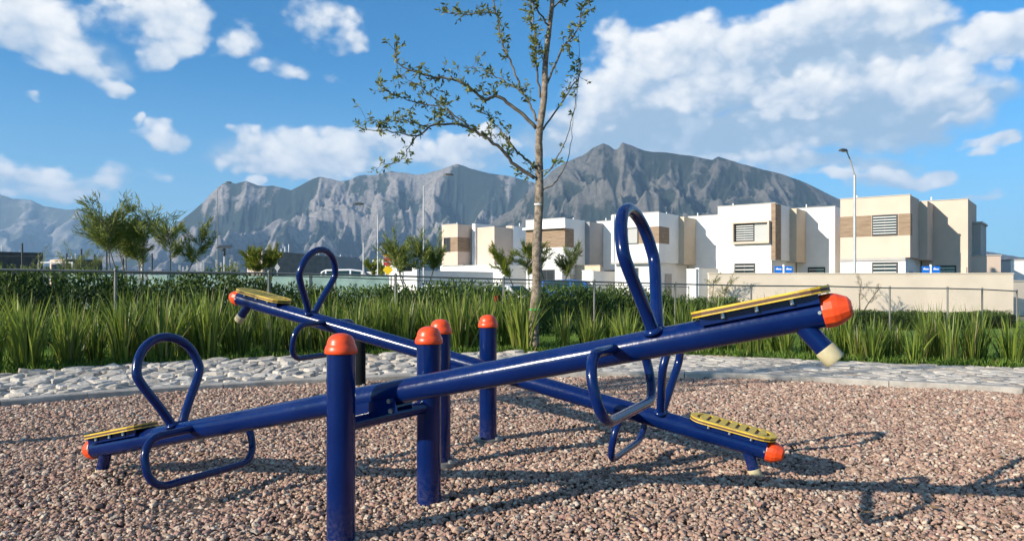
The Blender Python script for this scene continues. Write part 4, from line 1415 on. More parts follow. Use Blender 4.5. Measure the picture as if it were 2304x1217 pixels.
chain_fence('long galvanised chain-link fence with round top rail in front of the hedge', FP, 0.027, 1.12)
FP2 = [((x - 1152) / 1664.0 * Y, Y, EYE - (y - 640) / 1664.0 * Y) for x, Y, y in ((40, 15.5, 612), (300, 16.6, 615), (513, 18, 618), (755, 20, 624), (1020, 22.5, 634), (1290, 25.5, 640), (1550, 29, 646))]
chain_fence('second thinner chain-link fence standing behind the hedge', FP2, 0.022, 1.05, False)

# ------------------------------------------------------------------ street
ST = -0.42
st = MB()
A0 = Vector((-46, 66, 0)); A1 = Vector((20, 24, 0))
stv = []
for k in range(24):
    c = Vector((-60 + k * 2.92, 70 - k * 1.70, 0)); n_ = Vector((0.52, 0.855, 0))
    for s_ in (-3.2, 3.2):
        q = c + n_ * s_
        stv.append((q.x, q.y, gz(q.x, q.y) + 0.012))
link_mesh('street', np_mesh('street', stv, [(2 * k, 2 * k + 2, 2 * k + 3, 2 * k + 1) for k in range(23)]), M['asphalt'])['kind'] = 'structure'

# ------------------------------------------------------------------ houses
ROWA = math.atan2(-0.61, 0.79)


def woodmat():
    m = bpy.data.materials.new('wood_cladding'); m.use_nodes = True
    t = NT(m.node_tree); b = t.n['Principled BSDF']
    tcn = t.new('ShaderNodeTexCoord'); sp = t.new('ShaderNodeSeparateXYZ'); t.l.new(tcn.outputs['Object'], sp.inputs[0])
    row = t.m('FLOOR', t.m('MULTIPLY', sp.outputs[2], 5.5))
    v = t.comb(t.m('MULTIPLY', t.m('ADD', sp.outputs[0], sp.outputs[1]), 1.6), t.m('MULTIPLY', row, 3.7), t.m('MULTIPLY', sp.outputs[2], 20.0))
    nz = t.noise(v, 1.0, 4, 0.6)
    t.put(b.inputs['Base Color'], t.ramp(nz, [(0.25, (0.15, 0.095, 0.06)), (0.5, (0.26, 0.18, 0.115)), (0.75, (0.36, 0.27, 0.18))]))
    b.inputs['Roughness'].default_value = 0.75
    return m


M['wood'] = woodmat()


def window(parent, u0, u1, z0, z1, v, bars=True, axis='v', depth=0.10, frame=M['darkframe'], pane=M['glass']):
    """window set in a wall facing -v (axis 'v') or facing +u (axis 'u'); u0,u1 run along the wall"""
    def bx(mb, a0, a1, b0, b1, d0, d1):
        if axis == 'v':
            mb.box((a0, v + d0, b0), (a1, v + d1, b1))
        else:
            mb.box((v - d1, a0, b0), (v - d0, a1, b1))
        return mb
    fr = MB(); w_ = 0.06
    bx(fr, u0, u0 + w_, z0, z1, -0.045, 0.02); bx(fr, u1 - w_, u1, z0, z1, -0.045, 0.02)
    bx(fr, u0 + w_, u1 - w_, z0, z0 + w_, -0.045, 0.02); bx(fr, u0 + w_, u1 - w_, z1 - w_, z1, -0.045, 0.02)
    um = (u0 + u1) / 2
    bx(fr, um - 0.025, um + 0.025, z0 + w_, z1 - w_, -0.035, 0.0)
    f = fr.build('window', frame, parent)
    bx(MB(), u0 + w_, u1 - w_, z0 + w_, z1 - w_, -0.012, 0.01).build('pane', pane, f)
    if bars:
        b_ = MB(); n = 7
        for k in range(n):
            z = z0 + w_ + (z1 - z0 - 2 * w_) * (k + 0.5) / n
            bx(b_, u0 + w_, u1 - w_, z - 0.022, z + 0.022, -0.062, -0.046)
        b_.build('security_bars', M['bars'], f)
    return f


def rod(parent, u, v, z, h, name='roof_vent'):
    MB().cyl((u, v, z - 0.05), (u, v, z + h), 0.035, n=8).build(name, M['whitepaint'], parent, auto=True)


def house(label, X, Y, up, low, bcol, ccol, style):
    h = thing('house', label, 'house', (X, Y, ST), ROWA, 'row of two-storey houses')
    T = 6.05
    wA = 3.38
    gw = MB().box((0.0, 0.04, -0.1), (3.16, 8.6, 2.84)).build('ground_floor_wall', M[low], h)
    if style == 3:
        ua = MB().box((0.0, -0.30, 2.84), (wA, 2.66, T)).build('upper_wall', M[up], h)
        vf = -0.30
    else:
        ua = MB().box((0.0, 0.0, 2.84), (wA, 2.66, T)).build('upper_wall', M[up], h)
        vf = 0.0
    MB().box((0.0, 2.66, 2.84), (3.18, 8.55, T - 0.12)).build('rear_upper_wall', M[bcol], h)
    MB().box((3.2, 2.6, 2.78), (3.78, 4.5, T - 0.10)).build('fin_wall', M[bcol], h)
    cw = MB().box((3.22, 4.5, -0.1), (5.45, 8.6, T + 0.06)).build('side_wall', M[ccol], h)
    rw = 6.3 if style != 5 else 5.85
    MB().box((5.452, 6.6, -0.1), (rw, 9.6, 4.9)).build('rear_wing', M['white' if ccol == 'white' else 'greige'], h)
    MB().box((5.456, 6.52, 4.9), (rw + 0.08, 9.66, 5.0)).build('wing_roof', M['greige'], h)
    # parapet copings
    MB().box((-0.03, vf - 0.03, T), (wA + 0.03, vf + 0.14, T + 0.05)).build('coping', M['greige'], ua)
    MB().box((3.18, 4.46, T + 0.06), (5.49, 4.62, T + 0.10)).build('coping', M['greige'], cw)
    # ledge between storeys
    if style in (5, 1):
        MB().box((0.0, -0.05, 2.70), (3.17, 0.035, 2.835)).build('ledge', M['greige'], h)
    # upper window and cladding
    if style == 5:
        for (a, b_) in ((0.0, 1.54), (2.84, wA + 0.012)):
            MB().box((a, -0.022, 4.0), (b_, -0.002, 5.1)).build('wood_cladding', M['wood'], ua)
        MB().box((wA + 0.002, -0.002, 4.0), (wA + 0.022, 0.45, 5.1)).build('wood_cladding', M['wood'], ua)
        window(ua, 1.58, 2.80, 4.0, 5.1, -0.004)
        window(gw, 1.58, 2.80, 1.2, 2.62, 0.036)
    elif style == 4:
        fr = MB()
        fr.box((0.95, -0.28, 3.80), (3.12, -0.002, 3.92)); fr.box((0.95, -0.28, 4.98), (3.12, -0.002, 5.08))
        fr.box((0.95, -0.28, 3.92), (1.05, -0.002, 4.98)); fr.box((3.02, -0.28, 3.92), (3.12, -0.002, 4.98))
        fr.build('window_surround', M['beige'], ua)
        window(ua, 1.06, 2.20, 3.93, 4.97, -0.003)
        MB().box((2.21, -0.03, 3.93), (3.01, -0.003, 4.97)).build('blank_panel', M['paleglass'], ua)
        window(gw, 1.0, 2.22, 1.1, 2.68, 0.036)
        MB().box((3.15, -0.022, 2.86), (wA + 0.02, -0.002, T - 0.01)).build('wood_cladding', M['wood'], ua)
        MB().box((wA + 0.002, -0.002, 2.86), (wA + 0.022, 0.95, T - 0.01)).build('wood_cladding', M['wood'], ua)
    elif style == 3:
        MB().box((1.95, vf - 0.022, 4.08), (wA + 0.02, vf - 0.002, 5.15)).build('wood_cladding', M['wood'], ua)
        MB().box((wA + 0.002, vf - 0.002, 4.08), (wA + 0.022, 1.15, 5.15)).build('wood_cladding', M['wood'], ua)
        MB().box((-0.04, vf - 0.10, 2.80), (wA, vf - 0.003, 2.93)).build('ledge', M['greige'], ua)
        MB().box((-0.04, vf - 0.10, 2.93), (0.14, vf - 0.003, T - 0.01)).build('frame_pier', M['white'], ua)
        window(ua, 0.35, 1.92, 4.08, 5.15, vf - 0.004, bars=False, pane=M['paleglass'])
        window(gw, 1.05, 1.75, 0.9, 2.55, 0.036, bars=False)
    elif style == 2:
        MB().box((0.0, -0.022, 4.05), (wA + 0.02, -0.002, 5.35)).build('wood_cladding', M['wood'], ua)
        MB().box((wA + 0.002, -0.002, 4.05), (wA + 0.022, 1.1, 5.35)).build('wood_cladding', M['wood'], ua)
        MB().box((-0.05, -0.35, 5.35), (wA + 0.25, -0.003, 5.5)).build('eave', M['white'], ua)
        window(gw, 1.2, 2.5, 0.9, 2.5, 0.036, bars=False)
    elif style == 1:
        MB().box((0.0, -0.022, 4.0), (wA + 0.02, -0.002, 5.1)).build('wood_cladding', M['wood'], ua)
    # carport side, gate, numbers, vents
    window(cw, 3.9, 4.9, 1.15, 2.5, 4.496, bars=(style >= 4))
    window(cw, 7.0, 7.6, 3.9, 4.7, 5.454, bars=False, axis='u')
    g = MB(); g.box((5.47, 4.9, 2.05), (7.3, 4.94, 2.11)); g.box((5.47, 4.9, 0.0), (7.3, 4.94, 0.06))
    for k in range(13):
        g.box((5.5 + k * 0.148, 4.905, 0.06), (5.53 + k * 0.148, 4.935, 2.05))
    g.build('side_gate', M['darkframe'], h)
    MB().box((3.162, 1.0, 0.0), (3.20, 1.95, 2.15)).build('door', M['greige'], gw)
    MB().box((2.72, 0.012, 1.35), (2.92, 0.038, 1.75)).build('meter_box', M['greige'], gw)
    rod(ua, 0.7, 0.6, T, 0.22); rod(ua, 2.9, 1.8, T, 0.18); rod(cw, 3.6, 5.2, T + 0.06, 0.30)
    MB().cyl((5.36, 4.45, 0.0), (5.36, 4.45, 2.4), 0.04, n=8).build('downpipe', M[ccol], cw, auto=True)
    return h


def uv(X, Y, u, v):
    return (X + 0.79 * u + 0.61 * v, Y - 0.61 * u + 0.79 * v)


HS = [('beige two-storey house with wood band, nearest at right', 17.8, 40.1, 'beige', 'white', 'beige', 'beige', 5),
      ('white two-storey house with a framed box window', 12.25, 44.0, 'white', 'white', 'tan', 'white', 4),
      ('white two-storey house behind the raised hand loop', 6.86, 49.4, 'white', 'white', 'tan', 'white', 3),
      ('white and wood two-storey house right behind the slim trunk', 1.0, 53.4, 'white', 'white', 'greywall', 'white', 2)]
for hh in HS:
    house(*hh)

# leftmost house has its own massing
h1 = thing('house', 'leftmost beige house of the row with a brown corner window', 'house', (-5.5, 58.0, ST), ROWA, 'row of two-storey houses')
gw1 = MB().box((-0.2, 0.04, -0.1), (6.2, 9, 2.9)).build('ground_floor_wall', M['white'], h1)
u1 = MB().box((0.0, 0.0, 2.95), (1.66, 4.0, 6.1)).build('upper_wall', M['beige'], h1)
MB().box((0.62, -0.022, 4.0), (1.68, -0.002, 5.1)).build('wood_cladding', M['wood'], u1)
MB().box((1.662, -0.002, 4.0), (1.682, 1.40, 5.1)).build('wood_cladding', M['wood'], u1)
window(u1, 0.25, 0.9, 4.0, 5.1, -0.024, bars=False)
MB().box((-1.6, 2.6, 2.95), (-0.02, 6.0, 5.2)).build('side_block', M['white'], h1)
b1 = MB().box((1.9, 1.42, 2.95), (2.22, 3.8, 6.2)).build('fin_wall', M['white'], h1)
MB().box((1.67, 1.6, 2.92), (4.0, 8.5, 5.9)).build('rear_upper_wall', M['beige'], h1)
c1_ = MB().box((3.4, 3.8, 2.92), (4.05, 9.0, 6.1)).build('side_wall', M['beige'], h1)
MB().box((4.06, 3.86, -0.1), (4.10, 9.0, 6.08)).build('side_render', M['white'], c1_)
window(c1_, 5.6, 6.3, 4.2, 5.0, 4.104, bars=False, axis='u')
MB().box((-0.03, -0.03, 6.1), (1.69, 0.14, 6.15)).build('coping', M['greige'], u1)
MB().box((0.0, -0.06, 2.905), (2.3, 0.03, 2.945)).build('ledge', M['greige'], h1)
window(gw1, 0.6, 1.7, 1.0, 2.2, 0.036, bars=False)
rod(u1, 0.5, 1.2, 6.1, 0.25); rod(c1_, 3.7, 5.2, 6.1, 0.3)


# ------------------------------------------------------------------ walls in front of the houses
def wall_box(label, p0, p1, h, th, mat, z0=ST, cap=True, pier=False):
    a = Vector((p0[0], p0[1], 0)); b = Vector((p1[0], p1[1], 0)); L = (b - a).length
    w_ = thing('boundary_wall', label, 'wall', (a.x, a.y, z0), math.atan2(b.y - a.y, b.x - a.x), 'garden walls before the houses')
    MB().box((0, 0, -0.2), (L, th, h)).build('wall_panel', mat, w_)
    if cap:
        MB().box((-0.02, -0.03, h), (L + 0.02, th + 0.03, h + 0.05)).build('coping', mat, w_)
    if pier:
        MB().box((L + 0.001, -0.08, -0.2), (L + 0.42, th + 0.08, h + 0.28)).build('pier', mat, w_, bevel=0.01)
    return w_


def hw(k, u, v):
    return uv(HS[k][1], HS[k][2], u, v)


wall_box('long beige garden wall at right behind the wire fence', (9.05, 34.0), (23.05, 34.0), 1.93, 0.18, M['wallbeige'])
wall_box('low pale wall at the far right end beyond the beige wall', (23.4, 35.5), (32.0, 37.5), 1.60, 0.18, M['wallbeige'])
wall_box('white wall with pier before the leftmost house', uv(-5.5, 58, 0.3, -8.6), uv(-5.5, 58, 5.5, -8.6), 2.25, 0.18, M['white'], pier=True)
wall_box('white side wall running back from the white pier', uv(-5.5, 58, 6.0, -8.4), uv(-5.5, 58, 6.0, -1.0), 2.3, 0.18, M['white'])
wall_box('short pale wall left of the leftmost house', uv(-5.5, 58, -4.0, -8.0), uv(-5.5, 58, 0.1, -8.0), 1.95, 0.18, M['white'])
wall_box('white pier wall between the two middle white houses', hw(3, 5.3, -0.8), hw(3, 6.1, -0.8), 2.35, 0.2, M['white'])
wall_box('white side wall beside the blue car', hw(3, 6.15, -0.75), hw(3, 6.15, 7.0), 2.30, 0.18, M['white'])
wall_box('beige garage wall beside the tree trunk', hw(3, 3.2, 1.6), hw(3, 5.25, 1.6), 2.75, 0.18, M['tan'])
wall_box('white gate pier left of the long beige wall', hw(2, 5.6, -1.0), hw(2, 6.2, -1.0), 2.35, 0.2, M['white'])
wall_box('white side wall before the white house with box window', hw(2, 6.3, -0.8), hw(2, 6.3, 6.0), 2.4, 0.18, M['white'])
for X, Y, wd, hgt, lab in ((25.6, 41.5, 1.7, 3.05, 'small beige outbuilding beyond the right-hand house'), (29.0, 43, 6.0, 2.85, 'pale grey outbuilding at the right edge')):
    ob = thing('outbuilding', lab, 'building', (X, Y, ST), ROWA * 0.2)
    MB().box((0, 0, -0.1), (wd, 3, hgt)).build('wall', M['beige' if wd < 3 else 'white'], ob)
    MB().box((-0.04, -0.04, hgt), (wd + 0.04, 3.04, hgt + 0.07)).build('roof_slab', M['greige'], ob)
    MB().box((wd * 0.3, -0.02, 0.0), (wd * 0.3 + 0.8, -0.002, 2.0)).build('door', M['greige'], ob)


# ------------------------------------------------------------------ unfinished and far houses on the left
def block_house(label, xpx, Y, wf, dp, hgt, fmat, smat, wins=(), group='unfinished houses on the left', slope=0.0):
    X = (xpx - 1152) / 1664.0 * Y
    b = thing('block_house', label, 'house', (X, Y, gz(X, Y)), ROWA, group)
    f = MB().box((0, 0, -0.3), (wf, 0.25, hgt)).build('front_wall', M[fmat], b)
    sd_ = MB()
    sd_.add([(wf - 0.25, 0.252, -0.3), (wf, 0.252, -0.3), (wf, dp, -0.3), (wf - 0.25, dp, -0.3), (wf - 0.25, 0.252, hgt - 0.01), (wf, 0.252, hgt - 0.01), (wf, dp, hgt - slope), (wf - 0.25, dp, hgt - slope)],
            [(3, 2, 1, 0), (4, 5, 6, 7), (0, 1, 5, 4), (1, 2, 6, 5), (2, 3, 7, 6), (3, 0, 4, 7)])
    sd_.build('side_wall', M[smat], b)
    MB().box((0, 0.252, -0.3), (wf - 0.252, dp, hgt - 0.35 - slope)).build('rear_wall', M[smat], b)
    for (a, c, z0, z1) in wins:
        window(f, a, c, z0, z1, -0.004, bars=False, frame=M['blockdark'])
    for k in range(3):
        rod(b, wf * (0.2 + 0.25 * k), dp * 0.4, hgt - 0.3, 0.6 + 0.2 * k, 'rebar_stub')
    return b


block_house('dark concrete block house at the left edge', -75, 78, 3.4, 6.0, 3.6, 'block', 'blockdark')
block_house('low beige block house with two black windows behind the white goal', 112, 84, 3.9, 4.0, 2.95, 'beige', 'blockdark', ((0.9, 1.7, 1.2, 2.3), (2.6, 3.3, 1.2, 2.3)))
block_house('beige and grey house behind the lime tree', 556, 74, 2.6, 9.0, 3.55, 'beige', 'block', ((1.7, 2.3, 1.4, 2.4),), slope=0.5)
block_house('grey block house seen through the far hand loop', 640, 82, 1.6, 9.5, 3.6, 'beige', 'greywall', (), slope=0.3)
block_house('small grey block house right of the far hand loop', 716, 88, 0.9, 7.0, 3.1, 'white', 'greywall', ())
block_house('small white hut with one dark window behind the traffic signs', 838, 66, 3.1, 3.0, 2.6, 'white', 'blockdark', ((0.8, 1.4, 1.3, 2.1),), slope=0.8)

for k, (x, yt) in enumerate(((404, 596), (421, 598), (443, 583), (453, 590), (458, 586), (487, 584), (497, 590), (518, 582), (528, 588), (533, 590), (560, 594), (412, 600))):
    Y = 66 + (k * 7) % 17
    X = (x - 1152) / 1664.0 * Y; g0 = gz(X, Y)
    top = EYE - (yt - 640) / 1664.0 * Y
    o = thing('rebar_column', 'thin pale reinforcement column standing on the far building site', 'column', (X, Y, g0), 0, 'reinforcement columns on the far building site')
    for dx in (-0.05, 0.05):
        MB().cyl((dx, 0, -0.1), (dx, 0, top - g0), 0.025, n=6).build('rod', M['pole'], o)
    MB().box((-0.09, -0.05, -0.1), (0.09, 0.05, 0.25)).build('footing', M['block'], o)

# ------------------------------------------------------------------ sports court on the left
cf = thing('court_fence', 'row of tall dark court fence posts with wires on the left', 'fence', (0, 0, 0))
cps = []
for x, yt in ((-60, 548), (50, 547), (88, 572), (150, 570), (183, 560), (213, 573), (240, 560), (277, 580), (342, 570)):
    Y = 44.0
    p = px(x, yt, Y); g0 = gz(p.x, Y)
    MB().cyl((p.x, Y, g0 - 0.1), (p.x, Y, p.z), 0.05, n=10).build('post', M['darkpole'], cf, auto=True)
    cps.append(Vector((p.x, Y, g0)))
for i in range(len(cps) - 1):
    for hz_ in (1.1, 2.0):
        MB().cyl(cps[i] + Vector((0, 0, hz_)), cps[i + 1] + Vector((0, 0, hz_)), 0.012, n=6).build('wire', M['darkpole'], cf)
ws = thing('windscreen', 'pale green mesh windscreen along the court edge', 'screen', (0, 0, 0))
wp = [px(x, y, Y) for x, y, Y in ((150, 617, 33), (330, 618, 33.5), (520, 618, 34), (700, 619, 34.5), (880, 622, 35))]
for i in range(len(wp)):
    g0 = gz(wp[i].x, wp[i].y)
    MB().cyl((wp[i].x, wp[i].y, g0 - 0.1), (wp[i].x, wp[i].y, wp[i].z + 0.06), 0.03, n=8).build('post', M['galv'], ws, auto=True)
    if i:
        a, b = wp[i - 1], wp[i]
        n_ = 14; V = []
        for k in range(n_ + 1):
            q = a.lerp(b, 0.02 + 0.96 * k / n_); wv = 0.03 * math.sin(k * 1.9 + i)
            V += [(q.x, q.y - 0.045 + wv, gz(q.x, q.y)), (q.x, q.y - 0.045 + wv * 0.2, q.z - 0.02)]
        me = np_mesh('fabric', V, [(2 * k, 2 * k + 2, 2 * k + 3, 2 * k + 1) for k in range(n_)])
        link_mesh('fabric', me, M['screen'], ws, True)
gl = thing('goal', 'white tubular goal frame on the sports court', 'goal', (0, 0, 0))
ga = px(87, 591, 60); gb = px(163, 591, 60)
for q in (ga, gb):
    MB().cyl((q.x, 60, gz(q.x, 60) - 0.1), (q.x, 60, q.z), 0.06, n=10).build('upright', M['whitepaint'], gl, auto=True)
MB().cyl((ga.x - 0.05, 60, ga.z), (gb.x + 0.05, 60, gb.z), 0.06, n=10).build('crossbar', M['whitepaint'], gl, auto=True)


# ------------------------------------------------------------------ lamps and poles
def lamp(label, x, Y, ytop, arm=None, r=0.055, head='cobra', mat='pole'):
    X = (x - 1152) / 1664.0 * Y; g0 = gz(X, Y)
    top = EYE - (ytop - 640) / 1664.0 * Y
    l = thing('street_lamp', label, 'street lamp', (X, Y, g0), 0, 'street lamps')
    H = top - g0
    MB().lathe([(r * 1.25, -0.1), (r * 1.25, 0.0), (r, 0.02), (r * 0.7, H)], n=12).build('pole', M[mat], l, auto=True)
    MB().box((-0.14, -0.14, -0.05), (0.14, 0.14, 0.05)).build('base_plate', M['galv'], l)
    if arm:
        q = px(arm[0], arm[1], Y + arm[2]) - Vector((X, Y, g0))
        s_ = Vector((0, 0, H - 0.06))
        m_ = s_.lerp(q, 0.5) + Vector((0, 0, 0.10))
        MB().tube(spline([s_, m_, q], 5), r * 0.42, 8).build('arm', M[mat], l, sm=True)
        d = (q - m_).normalized()
        e = Vector((d.x, d.y, 0)).normalized()
        nrm = Vector((-e.y, e.x, 0))
        hb = MB(); V = []
        for t_, wd, hh in ((-0.05, 0.05, 0.05), (0.1, 0.11, 0.09), (0.42, 0.13, 0.08), (0.56, 0.08, 0.03)):
            c = q + e * t_
            V += [c - nrm * wd + Vector((0, 0, -0.02)), c + nrm * wd + Vector((0, 0, -0.02)), c + nrm * wd * 0.6 + Vector((0, 0, hh)), c - nrm * wd * 0.6 + Vector((0, 0, hh))]
        F = [(0, 1, 2, 3), (12, 15, 14, 13)]
        for i in range(3):
            for k in range(4):
                F.append((i * 4 + k, i * 4 + 4 + k, i * 4 + 4 + (k + 1) % 4, i * 4 + (k + 1) % 4))
        hd = hb.add(V, F).build('lamp_head', M['darkpole'] if mat != 'x' else M['pole'], l)
        MB().box((q.x + e.x * 0.15 - 0.09, q.y + e.y * 0.15 - 0.09, q.z - 0.04), (q.x + e.x * 0.15 + 0.09, q.y + e.y * 0.15 + 0.09, q.z - 0.021)).build('lens', M['paleglass'], hd)
    if head == 'solar':
        MB().cyl((0, 0, H - 0.1), (0, 0, H + 0.35), 0.06, n=8).build('battery_case', M['darkpole'], l, auto=True)
        MB().add([(-0.36, -0.22, H + 0.30), (0.36, -0.22, H + 0.30), (0.36, 0.22, H + 0.46), (-0.36, 0.22, H + 0.46), (-0.36, -0.22, H + 0.34), (0.36, -0.22, H + 0.34), (0.36, 0.22, H + 0.50), (-0.36, 0.22, H + 0.50)],
                 [(3, 2, 1, 0), (4, 5, 6, 7), (0, 1, 5, 4), (1, 2, 6, 5), (2, 3, 7, 6), (3, 0, 4, 7)]).build('solar_panel', M['darkpole'], l)
        MB().box((-0.10, -0.5, H + 0.18), (0.10, -0.06, H + 0.24)).build('lamp_head', M['darkpole'], l)
    return l


lamp('tall street lamp before the right-hand beige house', 1923, 34.8, 393, (1905, 341, -0.4), 0.08)
lamp('tall street lamp with arm to the right, above the bushy tree', 953, 46, 418, (1000, 394, 0.0), 0.05)
lamp('street lamp with faint arm to the left beside the lime tree', 850, 43, 483, (816, 460, 0.0), 0.042)
lamp('distant street lamp whose head touches the left peak', 489, 66, 428, (508, 411, 0.0), 0.035, mat='galv')
lamp('solar lamp on a pale pole behind the traffic signs', 868, 41, 566, None, 0.055, 'solar')
lamp('solar lamp on a pale pole left of the far seat', 505, 40, 572, None, 0.06, 'solar')
for x, Y, yt, lab in ((818, 47, 546, 'plain pale pole left of the traffic signs'), (320, 33, 538, 'plain pale pole behind the feathery trees')):
    X = (x - 1152) / 1664.0 * Y; g0 = gz(X, Y)
    o = thing('pole', lab, 'pole', (X, Y, g0))
    H = EYE - (yt - 640) / 1664.0 * Y - g0
    MB().lathe([(0.07, -0.1), (0.07, 0.0), (0.05, H)], n=10).build('shaft', M['pole'], o, auto=True)
    MB().lathe([(0.06, H), (0.06, H + 0.03), (0.01, H + 0.05)], n=10).build('cap', M['galv'], o, sm=True)


# ------------------------------------------------------------------ signs
def text_mesh(txt, size):
    cu = bpy.data.curves.new('lettering', 'FONT')
    cu.body = txt; cu.size = size; cu.align_x = 'CENTER'; cu.align_y = 'CENTER'; cu.extrude = 0.002
    o = bpy.data.objects.new('lettering', cu); C.objects.link(o)
    dg = bpy.context.evaluated_depsgraph_get()
    me = bpy.data.meshes.new_from_object(o.evaluated_get(dg))
    bpy.data.objects.remove(o)
    return me


def plate(poly, y0, y1):
    V = [(x, y0, z) for x, z in poly] + [(x, y1, z) for x, z in poly]
    n = len(poly)
    return MB().add(V, [(i, (i + 1) % n, n + (i + 1) % n, n + i) for i in range(n)] + [tuple(range(n)), tuple(reversed(range(n, 2 * n)))])


Y = 38.0
X = (873 - 1152) / 1664.0 * Y; g0 = gz(X, Y)
sg = thing('traffic_sign', 'sign post with red octagon, yellow diamond and amber plate', 'sign', (X, Y, g0), 0.1)
zz = lambda y: EYE - (y - 640) / 1664.0 * Y - g0
MB().cyl((0, 0.02, -0.1), (0, 0.02, zz(568)), 0.028, n=8).build('sign_post', M['pole'], sg, auto=True)
oc = plate([(0.25 * math.cos(R(22.5 + 45 * k)), zz(589) + 0.25 * math.sin(R(22.5 + 45 * k))) for k in range(8)], -0.03, -0.012).build('stop_plate', M['signred'], sg)
lt = link_mesh('lettering', text_mesh('ALTO', 0.15), M['signwhite'], oc)
lt.location = (0, -0.034, zz(589)); lt.rotation_euler = (R(90), 0, 0)
plate([(0, zz(607) - 0.29), (0.27, zz(607)), (0, zz(607) + 0.29), (-0.27, zz(607))], -0.03, -0.012).build('diamond_plate', M['signyellow'], sg)
plate([(-0.23, zz(578)), (0.23, zz(578)), (0.23, zz(571)), (-0.23, zz(571))], -0.03, -0.012).build('amber_plate', M['signorange'], sg)
Y = 46.0
X = (624 - 1152) / 1664.0 * Y; g0 = gz(X, Y)
sg2 = thing('traffic_sign', 'sign post with small yellow plate above a pale diamond', 'sign', (X, Y, g0), 0.05)
MB().cyl((0, 0.02, -0.1), (0, 0.02, zz(570)), 0.03, n=8).build('sign_post', M['pole'], sg2, auto=True)
yp_ = plate([(-0.24, zz(579)), (0.24, zz(579)), (0.24, zz(571)), (-0.24, zz(571))], -0.03, -0.012).build('yellow_plate', M['signyellow'], sg2)
plate([(-0.15, zz(577)), (0.15, zz(577)), (0.10, zz(574)), (-0.08, zz(574))], -0.034, -0.031).build('car_mark', M['black'], yp_)
plate([(0, zz(602) - 0.26), (0.17, zz(602)), (0, zz(602) + 0.26), (-0.17, zz(602))], -0.03, -0.012).build('diamond_plate', M['pole'], sg2)

for x0, nm in ((1763, 'before the white house with box window'), (2094, 'before the right-hand beige house')):
    Y = 35.0
    X = (x0 - 1152) / 1664.0 * Y
    b = thing('banner_sign', 'pair of blue panels with white print ' + nm, 'sign', (X, Y, ST), 0, 'pairs of blue panels behind the beige wall')
    zt = EYE + (640 - 599) / 1664.0 * Y - ST; zb = zt - 0.62
    MB().cyl((0, 0.0, -0.1), (0, 0.0, zt + 0.08), 0.05, n=8).build('sign_post', M['whitepaint'], b, auto=True)
    for s_ in (-1, 1):
        pn = plate([(s_ * 0.06, zb), (s_ * 0.43, zb), (s_ * 0.43, zt), (s_ * 0.06, zt)], -0.03, -0.005).build('blue_panel', M['signblue'], b)
        plate([(s_ * 0.24 - 0.13, zt - 0.17), (s_ * 0.24 + 0.13, zt - 0.17), (s_ * 0.24 + 0.13, zt - 0.11), (s_ * 0.24 - 0.03, zt - 0.11), (s_ * 0.24 - 0.05, zt - 0.06), (s_ * 0.24 - 0.13, zt - 0.11)], -0.034, -0.031).build('white_print', M['signwhite'], pn)


